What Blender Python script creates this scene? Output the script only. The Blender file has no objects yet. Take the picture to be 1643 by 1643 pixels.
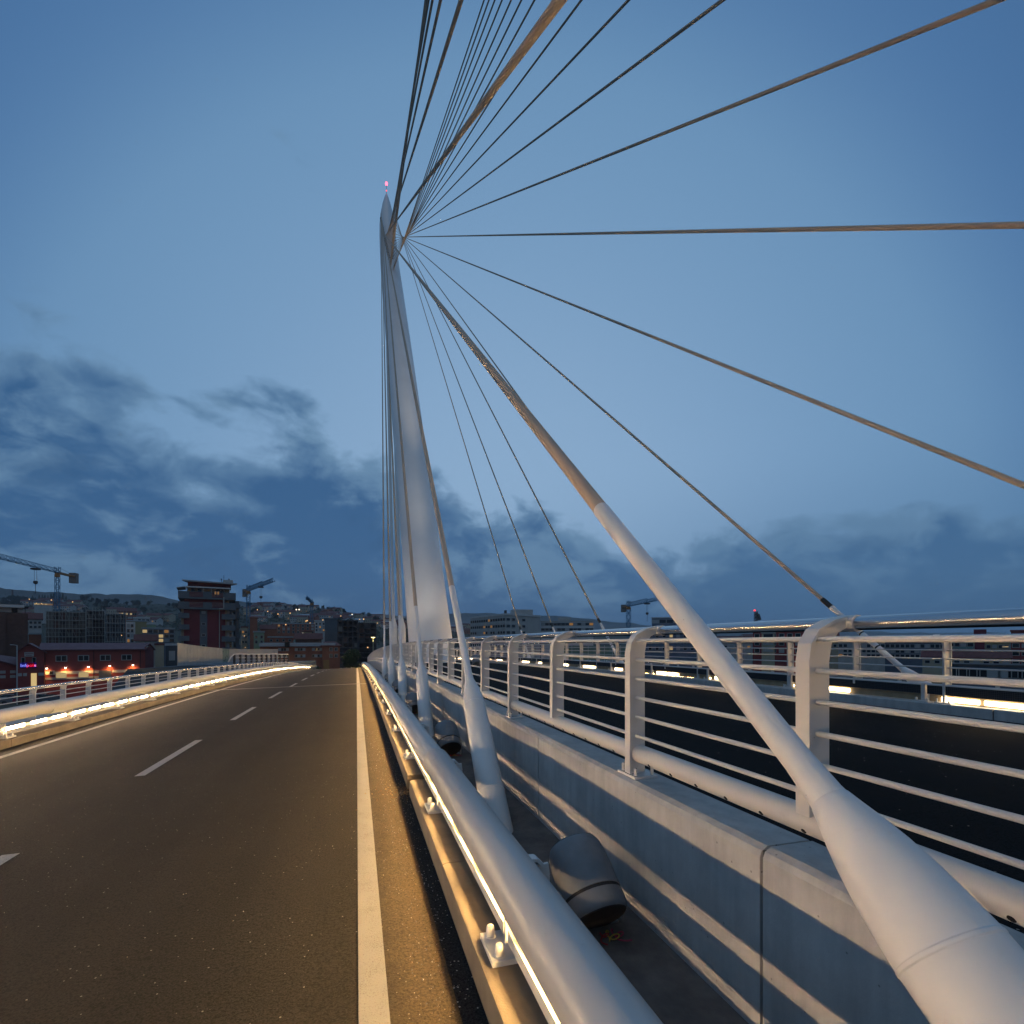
import bpy, math, random
from mathutils import Vector
R = math.radians
C = bpy.context.scene.collection
random.seed(7)

# ------------------------------------------------------------------ camera
F, U0, V0, H = 830.0, 821.5, 1029.0, 1.95       # focal length and principal point measured on the photograph (pixels), eye height
TH = math.atan((821.5 - 572.0) / F)             # the camera is turned this far to the right of the bridge axis (+Y)
CS, SN = math.cos(TH), math.sin(TH)
cam_d = bpy.data.cameras.new('camera')
cam = bpy.data.objects.new('camera', cam_d)
C.objects.link(cam)
cam.location = (0, 0, H)
cam.rotation_euler = (R(90), 0, -TH)
cam_d.sensor_width = 36
cam_d.lens = F / 1643 * 36
cam_d.shift_y = (V0 - 821.5) / 1643
cam_d.clip_start, cam_d.clip_end = 0.05, 20000
bpy.context.scene.camera = cam

# ------------------------------------------------------------------ exposure
sc = bpy.context.scene
sc.view_settings.view_transform = 'Standard'
sc.view_settings.look = 'None'
sc.view_settings.exposure = 0.0
sc.view_settings.gamma = 1.0
sc.view_settings.use_curve_mapping = False
sc.render.engine = 'CYCLES'
sc.cycles.use_denoising = True
sc.cycles.max_bounces = 6
sc.cycles.sample_clamp_indirect = 3
sc.cycles.sample_clamp_direct = 60
sc.cycles.use_light_tree = True

# ------------------------------------------------------------------ dusk sky (world)
world = bpy.data.worlds.new('World')
sc.world = world
world.use_nodes = True
NT = world.node_tree
for n in list(NT.nodes):
    NT.nodes.remove(n)


class NB:
    """small helper that chains shader nodes"""
    def __init__(s, nt): s.nt = nt
    def new(s, t, **kw):
        n = s.nt.nodes.new(t)
        for k, v in kw.items(): setattr(n, k, v)
        return n
    def put(s, sock, v):
        if hasattr(v, 'is_output') or hasattr(v, 'links'): s.nt.links.new(v, sock)
        else: sock.default_value = v
    def m(s, op, a, b=None, c=None, clamp=False):
        n = s.new('ShaderNodeMath', operation=op, use_clamp=clamp)
        s.put(n.inputs[0], a)
        if b is not None: s.put(n.inputs[1], b)
        if c is not None: s.put(n.inputs[2], c)
        return n.outputs[0]
    def vm(s, op, a, b=None, out=0):
        n = s.new('ShaderNodeVectorMath', operation=op)
        s.put(n.inputs[0], a)
        if b is not None: s.put(n.inputs[1], b)
        return n.outputs[out]
    def noise(s, vec, scale, detail=4, rough=.5, dist=0.0, lac=2.0):
        n = s.new('ShaderNodeTexNoise')
        s.put(n.inputs['Vector'], vec)
        n.inputs['Scale'].default_value = scale
        n.inputs['Detail'].default_value = detail
        n.inputs['Roughness'].default_value = rough
        n.inputs['Lacunarity'].default_value = lac
        n.inputs['Distortion'].default_value = dist
        return n.outputs[0]
    def ramp(s, fac, stops, interp='LINEAR'):
        n = s.new('ShaderNodeValToRGB')
        n.color_ramp.interpolation = interp
        e = n.color_ramp.elements
        while len(e) < len(stops): e.new(0.5)
        for el, (p, c) in zip(e, stops):
            el.position = p
            el.color = (*c, 1) if len(c) == 3 else c
        s.put(n.inputs[0], fac)
        return n.outputs[0]
    def mix(s, fac, a, b, mode='MIX'):
        n = s.new('ShaderNodeMix', data_type='RGBA', blend_type=mode)
        s.put(n.inputs[0], fac)
        for sk, v in ((n.inputs[6], a), (n.inputs[7], b)):
            if isinstance(v, (tuple, list)) and len(v) == 3: v = (*v, 1)
            s.put(sk, v)
        return n.outputs[2]
    def maprange(s, v, a, b, c=0.0, d=1.0, smooth=True):
        n = s.new('ShaderNodeMapRange', interpolation_type='SMOOTHSTEP' if smooth else 'LINEAR')
        for i, x in enumerate((v, a, b, c, d)): s.put(n.inputs[i], x)
        return n.outputs[0]


SKYOFF = (2.5, 5.5, 4.1)
SKYROT = -14
def build_sky():
    w = NB(NT)
    tc = w.new('ShaderNodeTexCoord').outputs['Generated']
    d = w.vm('NORMALIZE', tc)
    sep = w.new('ShaderNodeSeparateXYZ')
    NT.links.new(d, sep.inputs[0])
    z = sep.outputs[2]
    # after-glow: the clear sky is lightest towards the place where the sun went down, ahead of the camera
    g = Vector((0.26, 0.96, 0.07)).normalized()
    a = w.vm('DOT_PRODUCT', d, tuple(g), out=1)
    clear = w.ramp(a, [(0.0, (.150, .235, .360)), (0.34, (.105, .205, .345)), (0.55, (.036, .130, .312)), (0.64, (.068, .183, .385)), (0.72, (.128, .280, .480)), (0.86, (.172, .325, .535)), (1.0, (.262, .425, .632))], 'B_SPLINE')
    # the physical sky model with the sun below the horizon adds its own gradient
    sky = w.new('ShaderNodeTexSky', sky_type='NISHITA')
    sky.sun_disc = False
    sky.sun_elevation = R(-4)
    sky.sun_rotation = R(15)
    # clouds: a broken dark bank low over the town, higher on the left
    mp = w.new('ShaderNodeMapping')
    mp.inputs['Scale'].default_value = (1, 1, 1.75)
    mp.inputs['Location'].default_value = SKYOFF
    mp.inputs['Rotation'].default_value = (0, 0, R(SKYROT))
    NT.links.new(d, mp.inputs['Vector'])
    warp = w.new('ShaderNodeTexNoise'); warp.inputs['Scale'].default_value = 4.0; warp.inputs['Detail'].default_value = 3
    NT.links.new(mp.outputs[0], warp.inputs['Vector'])
    wv = w.vm('MULTIPLY', w.vm('SUBTRACT', warp.outputs['Color'], (.5, .5, .5)), (.16, .16, .16))
    p = w.vm('ADD', mp.outputs[0], wv)
    n1 = w.noise(p, 3.3, 9, .53)
    n2 = w.noise(p, 8.5, 8, .58)
    n3 = w.noise(w.vm('ADD', p, (7.3, 2.1, .05)), 5.2, 8, .6)
    left = w.vm('DOT_PRODUCT', d, (-0.62, 0.78, 0.0), out=1)
    top = w.maprange(left, 0.25, 0.97, 0.22, 0.52)      # elevation (sine) where the bank thins out
    hgt = w.m('DIVIDE', z, top)
    thr = w.maprange(hgt, 0.22, 1.0, 0.25, 0.64, False)
    dens = w.m('SUBTRACT', w.m('ADD', w.m('MULTIPLY', n1, .72), w.m('MULTIPLY', n2, .28)), thr)
    mask = w.maprange(dens, -0.025, 0.055, 0.0, 1.0)
    core = w.maprange(dens, 0.0, 0.14, 0.0, 1.0)
    ccol = w.mix(core, (.105, .225, .385), (.020, .096, .240))
    gap = w.m('MULTIPLY', w.maprange(n3, .47, .62), w.maprange(z, .01, .07))
    ccol = w.mix(w.m('MULTIPLY', gap, .72), ccol, (.128, .255, .410))
    ccol = w.mix(w.m('MULTIPLY', w.maprange(n2, .46, .34), .45), ccol, (.016, .078, .195))
    col = w.mix(w.m('MULTIPLY', mask, .95), clear, ccol)
    # thin grey veil close to the horizon
    veil = w.maprange(z, 0.0, 0.15, 0.42, 0.0)
    lay = w.m('MULTIPLY', w.maprange(z, .05, .34, .62, 0.0), w.maprange(left, .75, .0, .15, 1.0))
    col = w.mix(lay, col, (.060, .165, .320))
    col = w.mix(veil, col, (.022, .088, .200))
    col = w.mix(1.0, col, w.mix(.05, (0, 0, 0), sky.outputs[0]), 'ADD')
    hs = w.new('ShaderNodeHueSaturation'); hs.inputs['Saturation'].default_value = .95
    NT.links.new(col, hs.inputs['Color']); col = hs.outputs[0]
    bg = w.new('ShaderNodeBackground')
    NT.links.new(col, bg.inputs[0])
    bg.inputs[1].default_value = 1.0
    out = w.new('ShaderNodeOutputWorld')
    NT.links.new(bg.outputs[0], out.inputs[0])


build_sky()


# ------------------------------------------------------------------ helpers
def at(u, v, D):
    """world point seen at pixel (u, v) of the photograph at depth D (metres along the optical axis)"""
    x = (u - U0) / F * D
    return Vector((x * CS + D * SN, -x * SN + D * CS, H - (v - V0) / F * D))

def pd(X, D, Z):
    return Vector((X, (D - X * SN) / CS, Z))

KC = 0.00031
def drop(y):
    """the deck is a shallow crest: it falls away from the camera in both directions"""
    return -KC * y * y

def tag(o, label=None, cat=None, group=None, kind=None):
    if label: o['label'] = label
    if cat: o['category'] = cat
    if group: o['group'] = group
    if kind: o['kind'] = kind
    return o

def empty(name, loc, label=None, cat=None, group=None, kind=None, parent=None):
    o = bpy.data.objects.new(name, None)
    o.empty_display_size = .2
    C.objects.link(o)
    o.location = loc
    return tag(o, label, cat, group, kind)


class MB:
    def __init__(s): s.v, s.f, s.mi = [], [], []
    def face(s, pts, mi=0):
        b = len(s.v); s.v += [tuple(p) for p in pts]; s.f.append(list(range(b, b + len(pts)))); s.mi.append(mi); return s
    def hexa(s, p, mi=0):
        """8 points: bottom ring 0-3, top ring 4-7"""
        b = len(s.v); s.v += [tuple(q) for q in p]
        for q in ((3, 2, 1, 0), (4, 5, 6, 7), (0, 1, 5, 4), (1, 2, 6, 5), (2, 3, 7, 6), (3, 0, 4, 7)):
            s.f.append([b + i for i in q]); s.mi.append(mi)
        return s
    def box(s, x0, x1, y0, y1, z0, z1, mi=0):
        return s.hexa([(x0, y0, z0), (x1, y0, z0), (x1, y1, z0), (x0, y1, z0), (x0, y0, z1), (x1, y0, z1), (x1, y1, z1), (x0, y1, z1)], mi)
    def ring(s, c, ax, r, n, up=None, ry=None):
        ax = Vector(ax).normalized()
        e1 = (Vector(up) if up else (Vector((0, 0, 1)) if abs(ax.z) < .9 else Vector((1, 0, 0)))).cross(ax).normalized()
        e2 = ax.cross(e1)
        b = len(s.v)
        for k in range(n):
            t = 2 * math.pi * k / n
            s.v.append(tuple(Vector(c) + e1 * (r * math.cos(t)) + e2 * ((ry or r) * math.sin(t))))
        return b
    def skin(s, rings, n, mi=0, caps=True):
        for a, b in zip(rings, rings[1:]):
            for k in range(n):
                s.f.append([a + k, a + (k + 1) % n, b + (k + 1) % n, b + k]); s.mi.append(mi)
        if caps:
            s.f.append([rings[0] + k for k in reversed(range(n))]); s.mi.append(mi)
            s.f.append([rings[-1] + k for k in range(n)]); s.mi.append(mi)
        return s
    def tube(s, p0, p1, r0, r1=None, n=12, mi=0, caps=True):
        p0, p1 = Vector(p0), Vector(p1); ax = p1 - p0
        return s.skin([s.ring(p0, ax, r0, n), s.ring(p1, ax, r1 if r1 is not None else r0, n)], n, mi, caps)
    def ltube(s, p0, p1, r, n=12, step=1.5):
        p0, p1 = Vector(p0), Vector(p1); k = max(1, int((p1 - p0).length / step)); ax = p1 - p0
        return s.skin([s.ring(p0 + ax * (i / k), ax, r, n) for i in range(k + 1)], n)
    def pipe(s, pts, r, n=10, mi=0):
        pts = [Vector(p) for p in pts]; rs = []
        for i, p in enumerate(pts):
            ax = pts[min(i + 1, len(pts) - 1)] - pts[max(i - 1, 0)]
            rs.append(s.ring(p, ax, r, n, up=(0.05, 0.02, 1) if abs(ax.normalized().z) < .95 else (1, 0, 0)))
        return s.skin(rs, n, mi)
    def lathe(s, p0, ax, prof, n=24, mi=0, caps=True):
        p0 = Vector(p0); ax = Vector(ax).normalized()
        return s.skin([s.ring(p0 + ax * t, ax, max(r, 1e-4), n) for t, r in prof], n, mi, caps)
    def sweep(s, prof, ys, mi=0, caps=True, curved=True):
        """closed XZ outline carried along Y over the crest"""
        n = len(prof); rs = []
        for y in ys:
            b = len(s.v); dz = drop(y) if curved else 0
            s.v += [(x, y, z + dz) for x, z in prof]; rs.append(b)
        return s.skin(rs, n, mi, caps)
    def bar(s, p0, p1, w, h=None, mi=0):
        p0, p1 = Vector(p0), Vector(p1); ax = (p1 - p0).normalized()
        e1 = (Vector((0, 0, 1)) if abs(ax.z) < .95 else Vector((0, 1, 0))).cross(ax).normalized(); e2 = ax.cross(e1)
        h = h or w; q = []
        for p in (p0, p1):
            q += [p + e1 * (a * w / 2) + e2 * (b * h / 2) for a, b in ((-1, -1), (1, -1), (1, 1), (-1, 1))]
        return s.hexa(q, mi)
    def mesh(s, name, mats, smooth=True, ang=35, off=(0, 0, 0)):
        me = bpy.data.meshes.new(name)
        me.from_pydata([(v[0] - off[0], v[1] - off[1], v[2] - off[2]) for v in s.v], [], s.f)
        for m in (mats if isinstance(mats, (list, tuple)) else [mats]): me.materials.append(m)
        me.polygons.foreach_set('material_index', s.mi)
        if smooth:
            me.polygons.foreach_set('use_smooth', [True] * len(me.polygons))
            me.update()
            try: me.set_sharp_from_angle(angle=R(ang))
            except Exception: pass
        me.update()
        return me
    def build(s, name, mats, parent=None, smooth=True, ang=35, flip=False):
        off = parent_loc(parent)
        o = bpy.data.objects.new(name, s.mesh(name, mats, smooth, ang, off))
        C.objects.link(o)
        if parent: o.parent = parent
        import bmesh
        bm = bmesh.new(); bm.from_mesh(o.data); bmesh.ops.recalc_face_normals(bm, faces=bm.faces); bm.to_mesh(o.data); bm.free()
        return o

def parent_loc(p):
    l = Vector((0, 0, 0))
    while p is not None: l += p.location; p = p.parent
    return l

def inst(name, me, parent, loc, rot=(0, 0, 0), scale=(1, 1, 1)):
    """another object of shared mesh data; loc in world, parents carry no rotation"""
    o = bpy.data.objects.new(name, me)
    C.objects.link(o)
    if parent: o.parent = parent
    o.location = Vector(loc) - parent_loc(parent); o.rotation_euler = rot; o.scale = scale
    return o

def deck_inst(name, me, parent, x, y, z, sx=1):
    return inst(name, me, parent, (x, y, z + drop(y)), (math.atan(-2 * KC * y), 0, 0), (sx, 1, 1))

def fr(a, b, st):
    n = max(1, int(round((b - a) / st)))
    return [a + (b - a) * i / n for i in range(n + 1)]


# ------------------------------------------------------------------ materials
def material(name, col, rough=.6, metal=0.0, var=0.0, vscale=3.0, bump=0.0, bscale=60.0, spec=.5, col2=None, coat=0.0):
    m = bpy.data.materials.new(name); m.use_nodes = True
    nb = NB(m.node_tree); p = m.node_tree.nodes['Principled BSDF']
    p.inputs['Roughness'].default_value = rough; p.inputs['Metallic'].default_value = metal
    p.inputs['Specular IOR Level'].default_value = spec
    p.inputs['Coat Weight'].default_value = coat
    pos = nb.new('ShaderNodeNewGeometry').outputs['Position']
    if var or col2:
        n = nb.noise(pos, vscale, 6, .6)
        c2 = col2 or tuple(max(0, c * (1 - var)) for c in col)
        c1 = col if col2 else tuple(min(1, c * (1 + var * .5)) for c in col)
        m.node_tree.links.new(nb.ramp(n, [(.3, c2), (.7, c1)]), p.inputs['Base Color'])
        rv = nb.maprange(n, .3, .7, rough + .08, rough - .06, False)
        m.node_tree.links.new(rv, p.inputs['Roughness'])
    else:
        p.inputs['Base Color'].default_value = (*col, 1)
    if bump:
        b = nb.new('ShaderNodeBump'); b.inputs['Strength'].default_value = bump; b.inputs['Distance'].default_value = .01
        m.node_tree.links.new(nb.noise(pos, bscale, 5, .6), b.inputs['Height'])
        m.node_tree.links.new(b.outputs[0], p.inputs['Normal'])
    return m

def glow(name, col, strength):
    m = bpy.data.materials.new(name); m.use_nodes = True
    nt = m.node_tree; nt.nodes.remove(nt.nodes['Principled BSDF'])
    e = nt.nodes.new('ShaderNodeEmission'); e.inputs[0].default_value = (*col, 1); e.inputs[1].default_value = strength
    nt.links.new(e.outputs[0], nt.nodes['Material Output'].inputs[0])
    return m

def asphalt(name, dark, light, chip=.35, chipdens=.05, spec=.18, tan_edge=False):
    m = bpy.data.materials.new(name); m.use_nodes = True
    nb = NB(m.node_tree); p = m.node_tree.nodes['Principled BSDF']
    pos = nb.new('ShaderNodeNewGeometry').outputs['Position']
    big = nb.noise(pos, .7, 5, .6)
    grain = nb.noise(pos, 120, 3, .7)
    mp = nb.new('ShaderNodeMapping'); mp.inputs['Scale'].default_value = (1.6, .12, 1)
    m.node_tree.links.new(pos, mp.inputs[0])
    lane = nb.noise(mp.outputs[0], 1.4, 4, .55)
    f = nb.m('ADD', nb.m('MULTIPLY', grain, .55), nb.m('ADD', nb.m('MULTIPLY', big, .25), nb.m('MULTIPLY', lane, .25)))
    col = nb.ramp(f, [(.36, dark), (.68, light)])
    pit = nb.maprange(nb.noise(pos, 75, 2, .6), .36, .56, .35, 1.25, False)
    track = nb.maprange(nb.noise(mp.outputs[0], .9, 3, .5), .3, .7, .78, 1.18, False)
    col = nb.mix(1.0, col, nb.m('MULTIPLY', pit, track), 'MULTIPLY')
    vo = nb.new('ShaderNodeTexVoronoi'); vo.inputs['Scale'].default_value = 42
    m.node_tree.links.new(pos, vo.inputs['Vector'])
    sel = nb.new('ShaderNodeSeparateColor'); m.node_tree.links.new(vo.outputs['Color'], sel.inputs[0])
    chipm = nb.m('MULTIPLY', nb.m('LESS_THAN', vo.outputs['Distance'], .22), nb.m('LESS_THAN', sel.outputs[0], chipdens))
    col = nb.mix(chipm, col, (chip, chip * .93, chip * .84))
    if tan_edge:  # lighter tan towards the right-hand edge of the road, broken up by noise
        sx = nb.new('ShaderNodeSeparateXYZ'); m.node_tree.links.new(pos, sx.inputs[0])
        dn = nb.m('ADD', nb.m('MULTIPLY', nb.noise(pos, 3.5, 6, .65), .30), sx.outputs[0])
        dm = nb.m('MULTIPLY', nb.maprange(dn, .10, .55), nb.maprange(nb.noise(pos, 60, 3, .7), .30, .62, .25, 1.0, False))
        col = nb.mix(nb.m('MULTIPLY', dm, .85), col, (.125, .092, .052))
    m.node_tree.links.new(col, p.inputs['Base Color'])
    p.inputs['Roughness'].default_value = .8
    p.inputs['Specular IOR Level'].default_value = spec
    b = nb.new('ShaderNodeBump'); b.inputs['Strength'].default_value = 1.0; b.inputs['Distance'].default_value = .010
    m.node_tree.links.new(nb.m('ADD', nb.noise(pos, 160, 3, .7), nb.m('MULTIPLY', nb.noise(pos, 45, 2, .5), .6)), b.inputs['Height'])
    m.node_tree.links.new(b.outputs[0], p.inputs['Normal'])
    return m

def concrete(name, c1, c2, streak=.25):
    m = bpy.data.materials.new(name); m.use_nodes = True
    nb = NB(m.node_tree); p = m.node_tree.nodes['Principled BSDF']
    pos = nb.new('ShaderNodeNewGeometry').outputs['Position']
    a = nb.noise(pos, 2.2, 8, .65)
    mp = nb.new('ShaderNodeMapping'); mp.inputs['Scale'].default_value = (6, 6, .6)
    m.node_tree.links.new(pos, mp.inputs[0])
    s = nb.noise(mp.outputs[0], 2.0, 5, .6)
    col = nb.ramp(nb.m('ADD', nb.m('MULTIPLY', a, 1 - streak), nb.m('MULTIPLY', s, streak)), [(.32, c2), (.66, c1)])
    vo = nb.new('ShaderNodeTexVoronoi'); vo.inputs['Scale'].default_value = 16
    m.node_tree.links.new(pos, vo.inputs['Vector'])
    sp = nb.new('ShaderNodeSeparateColor'); m.node_tree.links.new(vo.outputs['Color'], sp.inputs[0])
    pore = nb.m('MULTIPLY', nb.m('LESS_THAN', vo.outputs['Distance'], .09), nb.m('LESS_THAN', sp.outputs[1], .3))
    col = nb.mix(nb.m('MULTIPLY', pore, .6), col, tuple(x * .35 for x in c2))
    m.node_tree.links.new(col, p.inputs['Base Color'])
    p.inputs['Roughness'].default_value = .78
    b = nb.new('ShaderNodeBump'); b.inputs['Strength'].default_value = .35; b.inputs['Distance'].default_value = .004
    m.node_tree.links.new(nb.noise(pos, 70, 6, .65), b.inputs['Height'])
    m.node_tree.links.new(b.outputs[0], p.inputs['Normal'])
    return m

def worn_paint(name, k=1.0):
    m = bpy.data.materials.new(name); m.use_nodes = True
    nb = NB(m.node_tree); p = m.node_tree.nodes['Principled BSDF']
    pos = nb.new('ShaderNodeNewGeometry').outputs['Position']
    g = nb.noise(pos, 110, 4, .75); l = nb.noise(pos, 4, 4, .6)
    wear = nb.maprange(nb.m('ADD', nb.m('MULTIPLY', g, .75), nb.m('MULTIPLY', l, .25)), .50, .66)
    col = nb.mix(wear, (.34 * k, .335 * k, .32 * k), (.15 * k, .14 * k, .125 * k))
    m.node_tree.links.new(col, p.inputs['Base Color']); p.inputs['Roughness'].default_value = .75
    b = nb.new('ShaderNodeBump'); b.inputs['Strength'].default_value = .6; b.inputs['Distance'].default_value = .004
    m.node_tree.links.new(g, b.inputs['Height']); m.node_tree.links.new(b.outputs[0], p.inputs['Normal'])
    return m

M_road = asphalt('brown_asphalt', (.0095, .0082, .0070), (.032, .0265, .0215), .26, .02, tan_edge=True)
M_deck = asphalt('fresh_dark_asphalt', (.0035, .0045, .0055), (.0110, .0135, .0160), .30, .016, .05)
M_gravel = asphalt('dark_gravel', (.010, .010, .010), (.060, .057, .053), .5, .22)
M_line = worn_paint('worn_white_paint'); M_edge = worn_paint('darker_white_paint', .72)  # edge lines take the same worn paint in a darker tone
M_conc = concrete('wall_concrete', (.58, .57, .545), (.34, .335, .325), .4)
M_kerb = concrete('kerb_concrete', (.23, .19, .135), (.14, .115, .082), .1)
def painted(name, col, rough, amount=.16, speck=.5):
    m = bpy.data.materials.new(name); m.use_nodes = True
    nb = NB(m.node_tree); p = m.node_tree.nodes['Principled BSDF']
    pos = nb.new('ShaderNodeNewGeometry').outputs['Position']
    big = nb.maprange(nb.noise(pos, 1.7, 4, .6), .35, .7, 0, 1)
    smear = nb.maprange(nb.noise(pos, 11, 9, .72), .56, .74, 0, 1)
    vo = nb.new('ShaderNodeTexVoronoi'); vo.inputs['Scale'].default_value = 34
    m.node_tree.links.new(pos, vo.inputs['Vector'])
    sp = nb.new('ShaderNodeSeparateColor'); m.node_tree.links.new(vo.outputs['Color'], sp.inputs[0])
    dots = nb.m('MULTIPLY', nb.m('LESS_THAN', vo.outputs['Distance'], .10), nb.m('LESS_THAN', sp.outputs[0], .035))
    c = nb.mix(nb.m('MULTIPLY', big, amount * .5), col, tuple(x * .72 for x in col))
    c = nb.mix(nb.m('MULTIPLY', smear, amount), c, (col[0] * .50, col[1] * .46, col[2] * .41))
    c = nb.mix(nb.m('MULTIPLY', dots, speck), c, tuple(x * .3 for x in col))
    m.node_tree.links.new(c, p.inputs['Base Color'])
    m.node_tree.links.new(nb.m('ADD', nb.m('MULTIPLY', smear, .18), rough), p.inputs['Roughness'])
    b = nb.new('ShaderNodeBump'); b.inputs['Strength'].default_value = .05; b.inputs['Distance'].default_value = .003
    m.node_tree.links.new(nb.noise(pos, 90, 3, .6), b.inputs['Height']); m.node_tree.links.new(b.outputs[0], p.inputs['Normal'])
    return m

M_floor = material('channel_mortar', (.16, .14, .125), .9, var=.4, vscale=5, bump=.5, bscale=40)
M_joint = material('joint_sealant', (.05, .045, .04), .9)
M_white = painted('white_enamel', (.74, .725, .70), .40)
M_tube = painted('barrier_enamel', (.52, .505, .485), .33)
M_rail = painted('railing_enamel', (.62, .60, .57), .42, .12)
M_steel = material('brushed_steel', (.62, .62, .62), .25, metal=1.0)
M_galv = material('galvanised_steel', (.45, .45, .44), .45, metal=.6, var=.2, vscale=8)
M_cable = material('cable_sheathing', (.50, .40, .31), .8, var=.10, vscale=.8, spec=.15)
M_pylon = material('pylon_enamel', (.74, .74, .74), .42, var=.06, vscale=.35)
M_black = material('black_void', (.008, .008, .009), .9)
M_lampgrey = material('lamp_grey_enamel', (.21, .22, .23), .5, var=.15, vscale=9, bump=.05, bscale=60)
M_lampcap = material('lamp_dark_cap', (.050, .045, .042), .6, var=.15, vscale=9)
M_rubber = material('black_rubber', (.012, .012, .012), .6)
M_refl = material('lamp_reflector', (.34, .31, .26), .6)
M_mesh = material('perforated_dark_sheet', (.030, .033, .040), .5, metal=.3)
M_timber = material('lamp_tray_tan', (.36, .27, .16), .7, var=.2, vscale=6)
WARM = (1.0, .68, .38)
M_led = glow('fluorescent_lamp', WARM, 250.0)
M_led_right = glow('fluorescent_lamp_gold', (1.0, .60, .215), 340.0)
M_led_far = glow('far_fluorescent_lamp', (1.0, .76, .45), 16.0)
M_diff, M_diffl = [bpy.data.materials.new('frosted_lamp_cover') for _ in (0, 1)]
for M_, tr in ((M_diff, .035), (M_diffl, .045)):
  M_.use_nodes = True; M_diff_nt = M_.node_tree
  _p = M_diff_nt.nodes['Principled BSDF']
  _p.inputs['Base Color'].default_value = (.85, .80, .70, 1); _p.inputs['Roughness'].default_value = .5
  _t = M_diff_nt.nodes.new('ShaderNodeBsdfTranslucent'); _t.inputs[0].default_value = (.9, .82, .66, 1)
  _x = M_diff_nt.nodes.new('ShaderNodeMixShader'); _x.inputs[0].default_value = tr
  M_diff_nt.links.new(_p.outputs[0], _x.inputs[1]); M_diff_nt.links.new(_t.outputs[0], _x.inputs[2])
  M_diff_nt.links.new(_x.outputs[0], M_diff_nt.nodes['Material Output'].inputs[0])

YA, YB = -14.0, 112.0          # the bridge from behind the camera to its far end
YS = fr(YA, YB, 2.0)
BAY = 2.64
XM = 5.3                        # the bridge is symmetrical about this plane

# ------------------------------------------------------------------ the bridge: deck, roads
def slab(name, prof, mat, parent=None, ys=YS, kind='structure', smooth=False):
    m = MB(); m.sweep(prof, ys)
    o = m.build(name, mat, parent, smooth)
    if parent is None: tag(o, kind=kind)
    return o

CROSS = .0225                   # cross fall of the left road
def zroad(x): return CROSS * min(x, 0.0)

m = MB()
xs = [-6.95, -4.5, -2.2, 0.0, 0.52]
g = [[(x, y, zroad(x) + drop(y)) for x in xs] for y in fr(YA, YB, 1.0)]
for r0, r1 in zip(g, g[1:]):
    for i in range(len(xs) - 1): m.face([r0[i], r0[i + 1], r1[i + 1], r1[i]])
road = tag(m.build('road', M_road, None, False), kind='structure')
slab('bridge_deck', [(-9.0, -.24), (19.6, -.24), (19.6, -1.4), (15, -2.2), (-4.4, -2.2), (-9.0, -1.4)], M_conc)

def marking(name, x0, x1, y0, y1):
    m = MB(); ys = fr(y0, y1, 1.0)
    for a, b in zip(ys, ys[1:]):
        m.face([(x0, a, zroad(x0) + drop(a) + .004), (x1, a, zroad(x1) + drop(a) + .004), (x1, b, zroad(x1) + drop(b) + .004), (x0, b, zroad(x0) + drop(b) + .004)])
    return m.build(name, M_edge if name == 'edge_line' else M_line, road, False)
marking('edge_line', .010, .166, YA, YB)
marking('edge_line', -6.33, -6.19, YA, YB)
for k in range(15): marking('lane_dash', -3.225, -3.085, 3.0 + 6.15 * k - 6.15, 6.1 + 6.15 * k - 6.15)
m = MB()
for a, b in zip(xs[:-1], xs[1:]):
    m.face([(a, 27.6, zroad(a) + drop(27.6) + .005), (b, 27.6, zroad(b) + drop(27.6) + .005), (b, 27.95, zroad(b) + drop(27.95) + .005), (a, 27.95, zroad(a) + drop(27.95) + .005)])
m.build('expansion_joint', material('joint_pale', (.15, .14, .13), .8), road, False)
slab('gutter', [(.44, -.06), (.70, -.06), (.70, -.012), (.50, -.004), (.44, -.02)], M_gravel, road)
# loose chippings and litter on the carriageway
m = MB(); rr = random.Random(3)
for k in range(2600):
    y = rr.uniform(1.1, 12) if k % 3 else rr.uniform(1.2, 45)
    x = rr.choice([rr.gauss(.42, .10), rr.uniform(-5.5, .55), rr.uniform(.2, .60)])
    if x > .62: continue
    r = rr.choice([.0014, .0018, .0022, .0026, .003, .0036, .005]) * (1.0 if x < .3 else 1.3)
    z = zroad(x) + drop(y) + .001 + (-.004 if x > .5 else 0)
    a = rr.uniform(0, 6.28); q = []
    for i in range(4): q.append((x + r * rr.uniform(.6, 1.4) * math.cos(a + i * 1.57), y + r * rr.uniform(.6, 1.6) * math.sin(a + i * 1.57), z))
    t = (x, y, z + r * 1.1)
    for i in range(4): m.face([q[i], q[(i + 1) % 4], t], rr.choice([0, 1, 1, 2, 2, 2]))
o = m.build('gravel', [material('chip_white', (.52, .50, .47), .8), material('chip_tan', (.30, .22, .14), .9), material('chip_grey', (.16, .16, .16), .9)], None, False)
tag(o, 'loose chippings scattered over the road and along the gutter', None, None, 'stuff')

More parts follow.
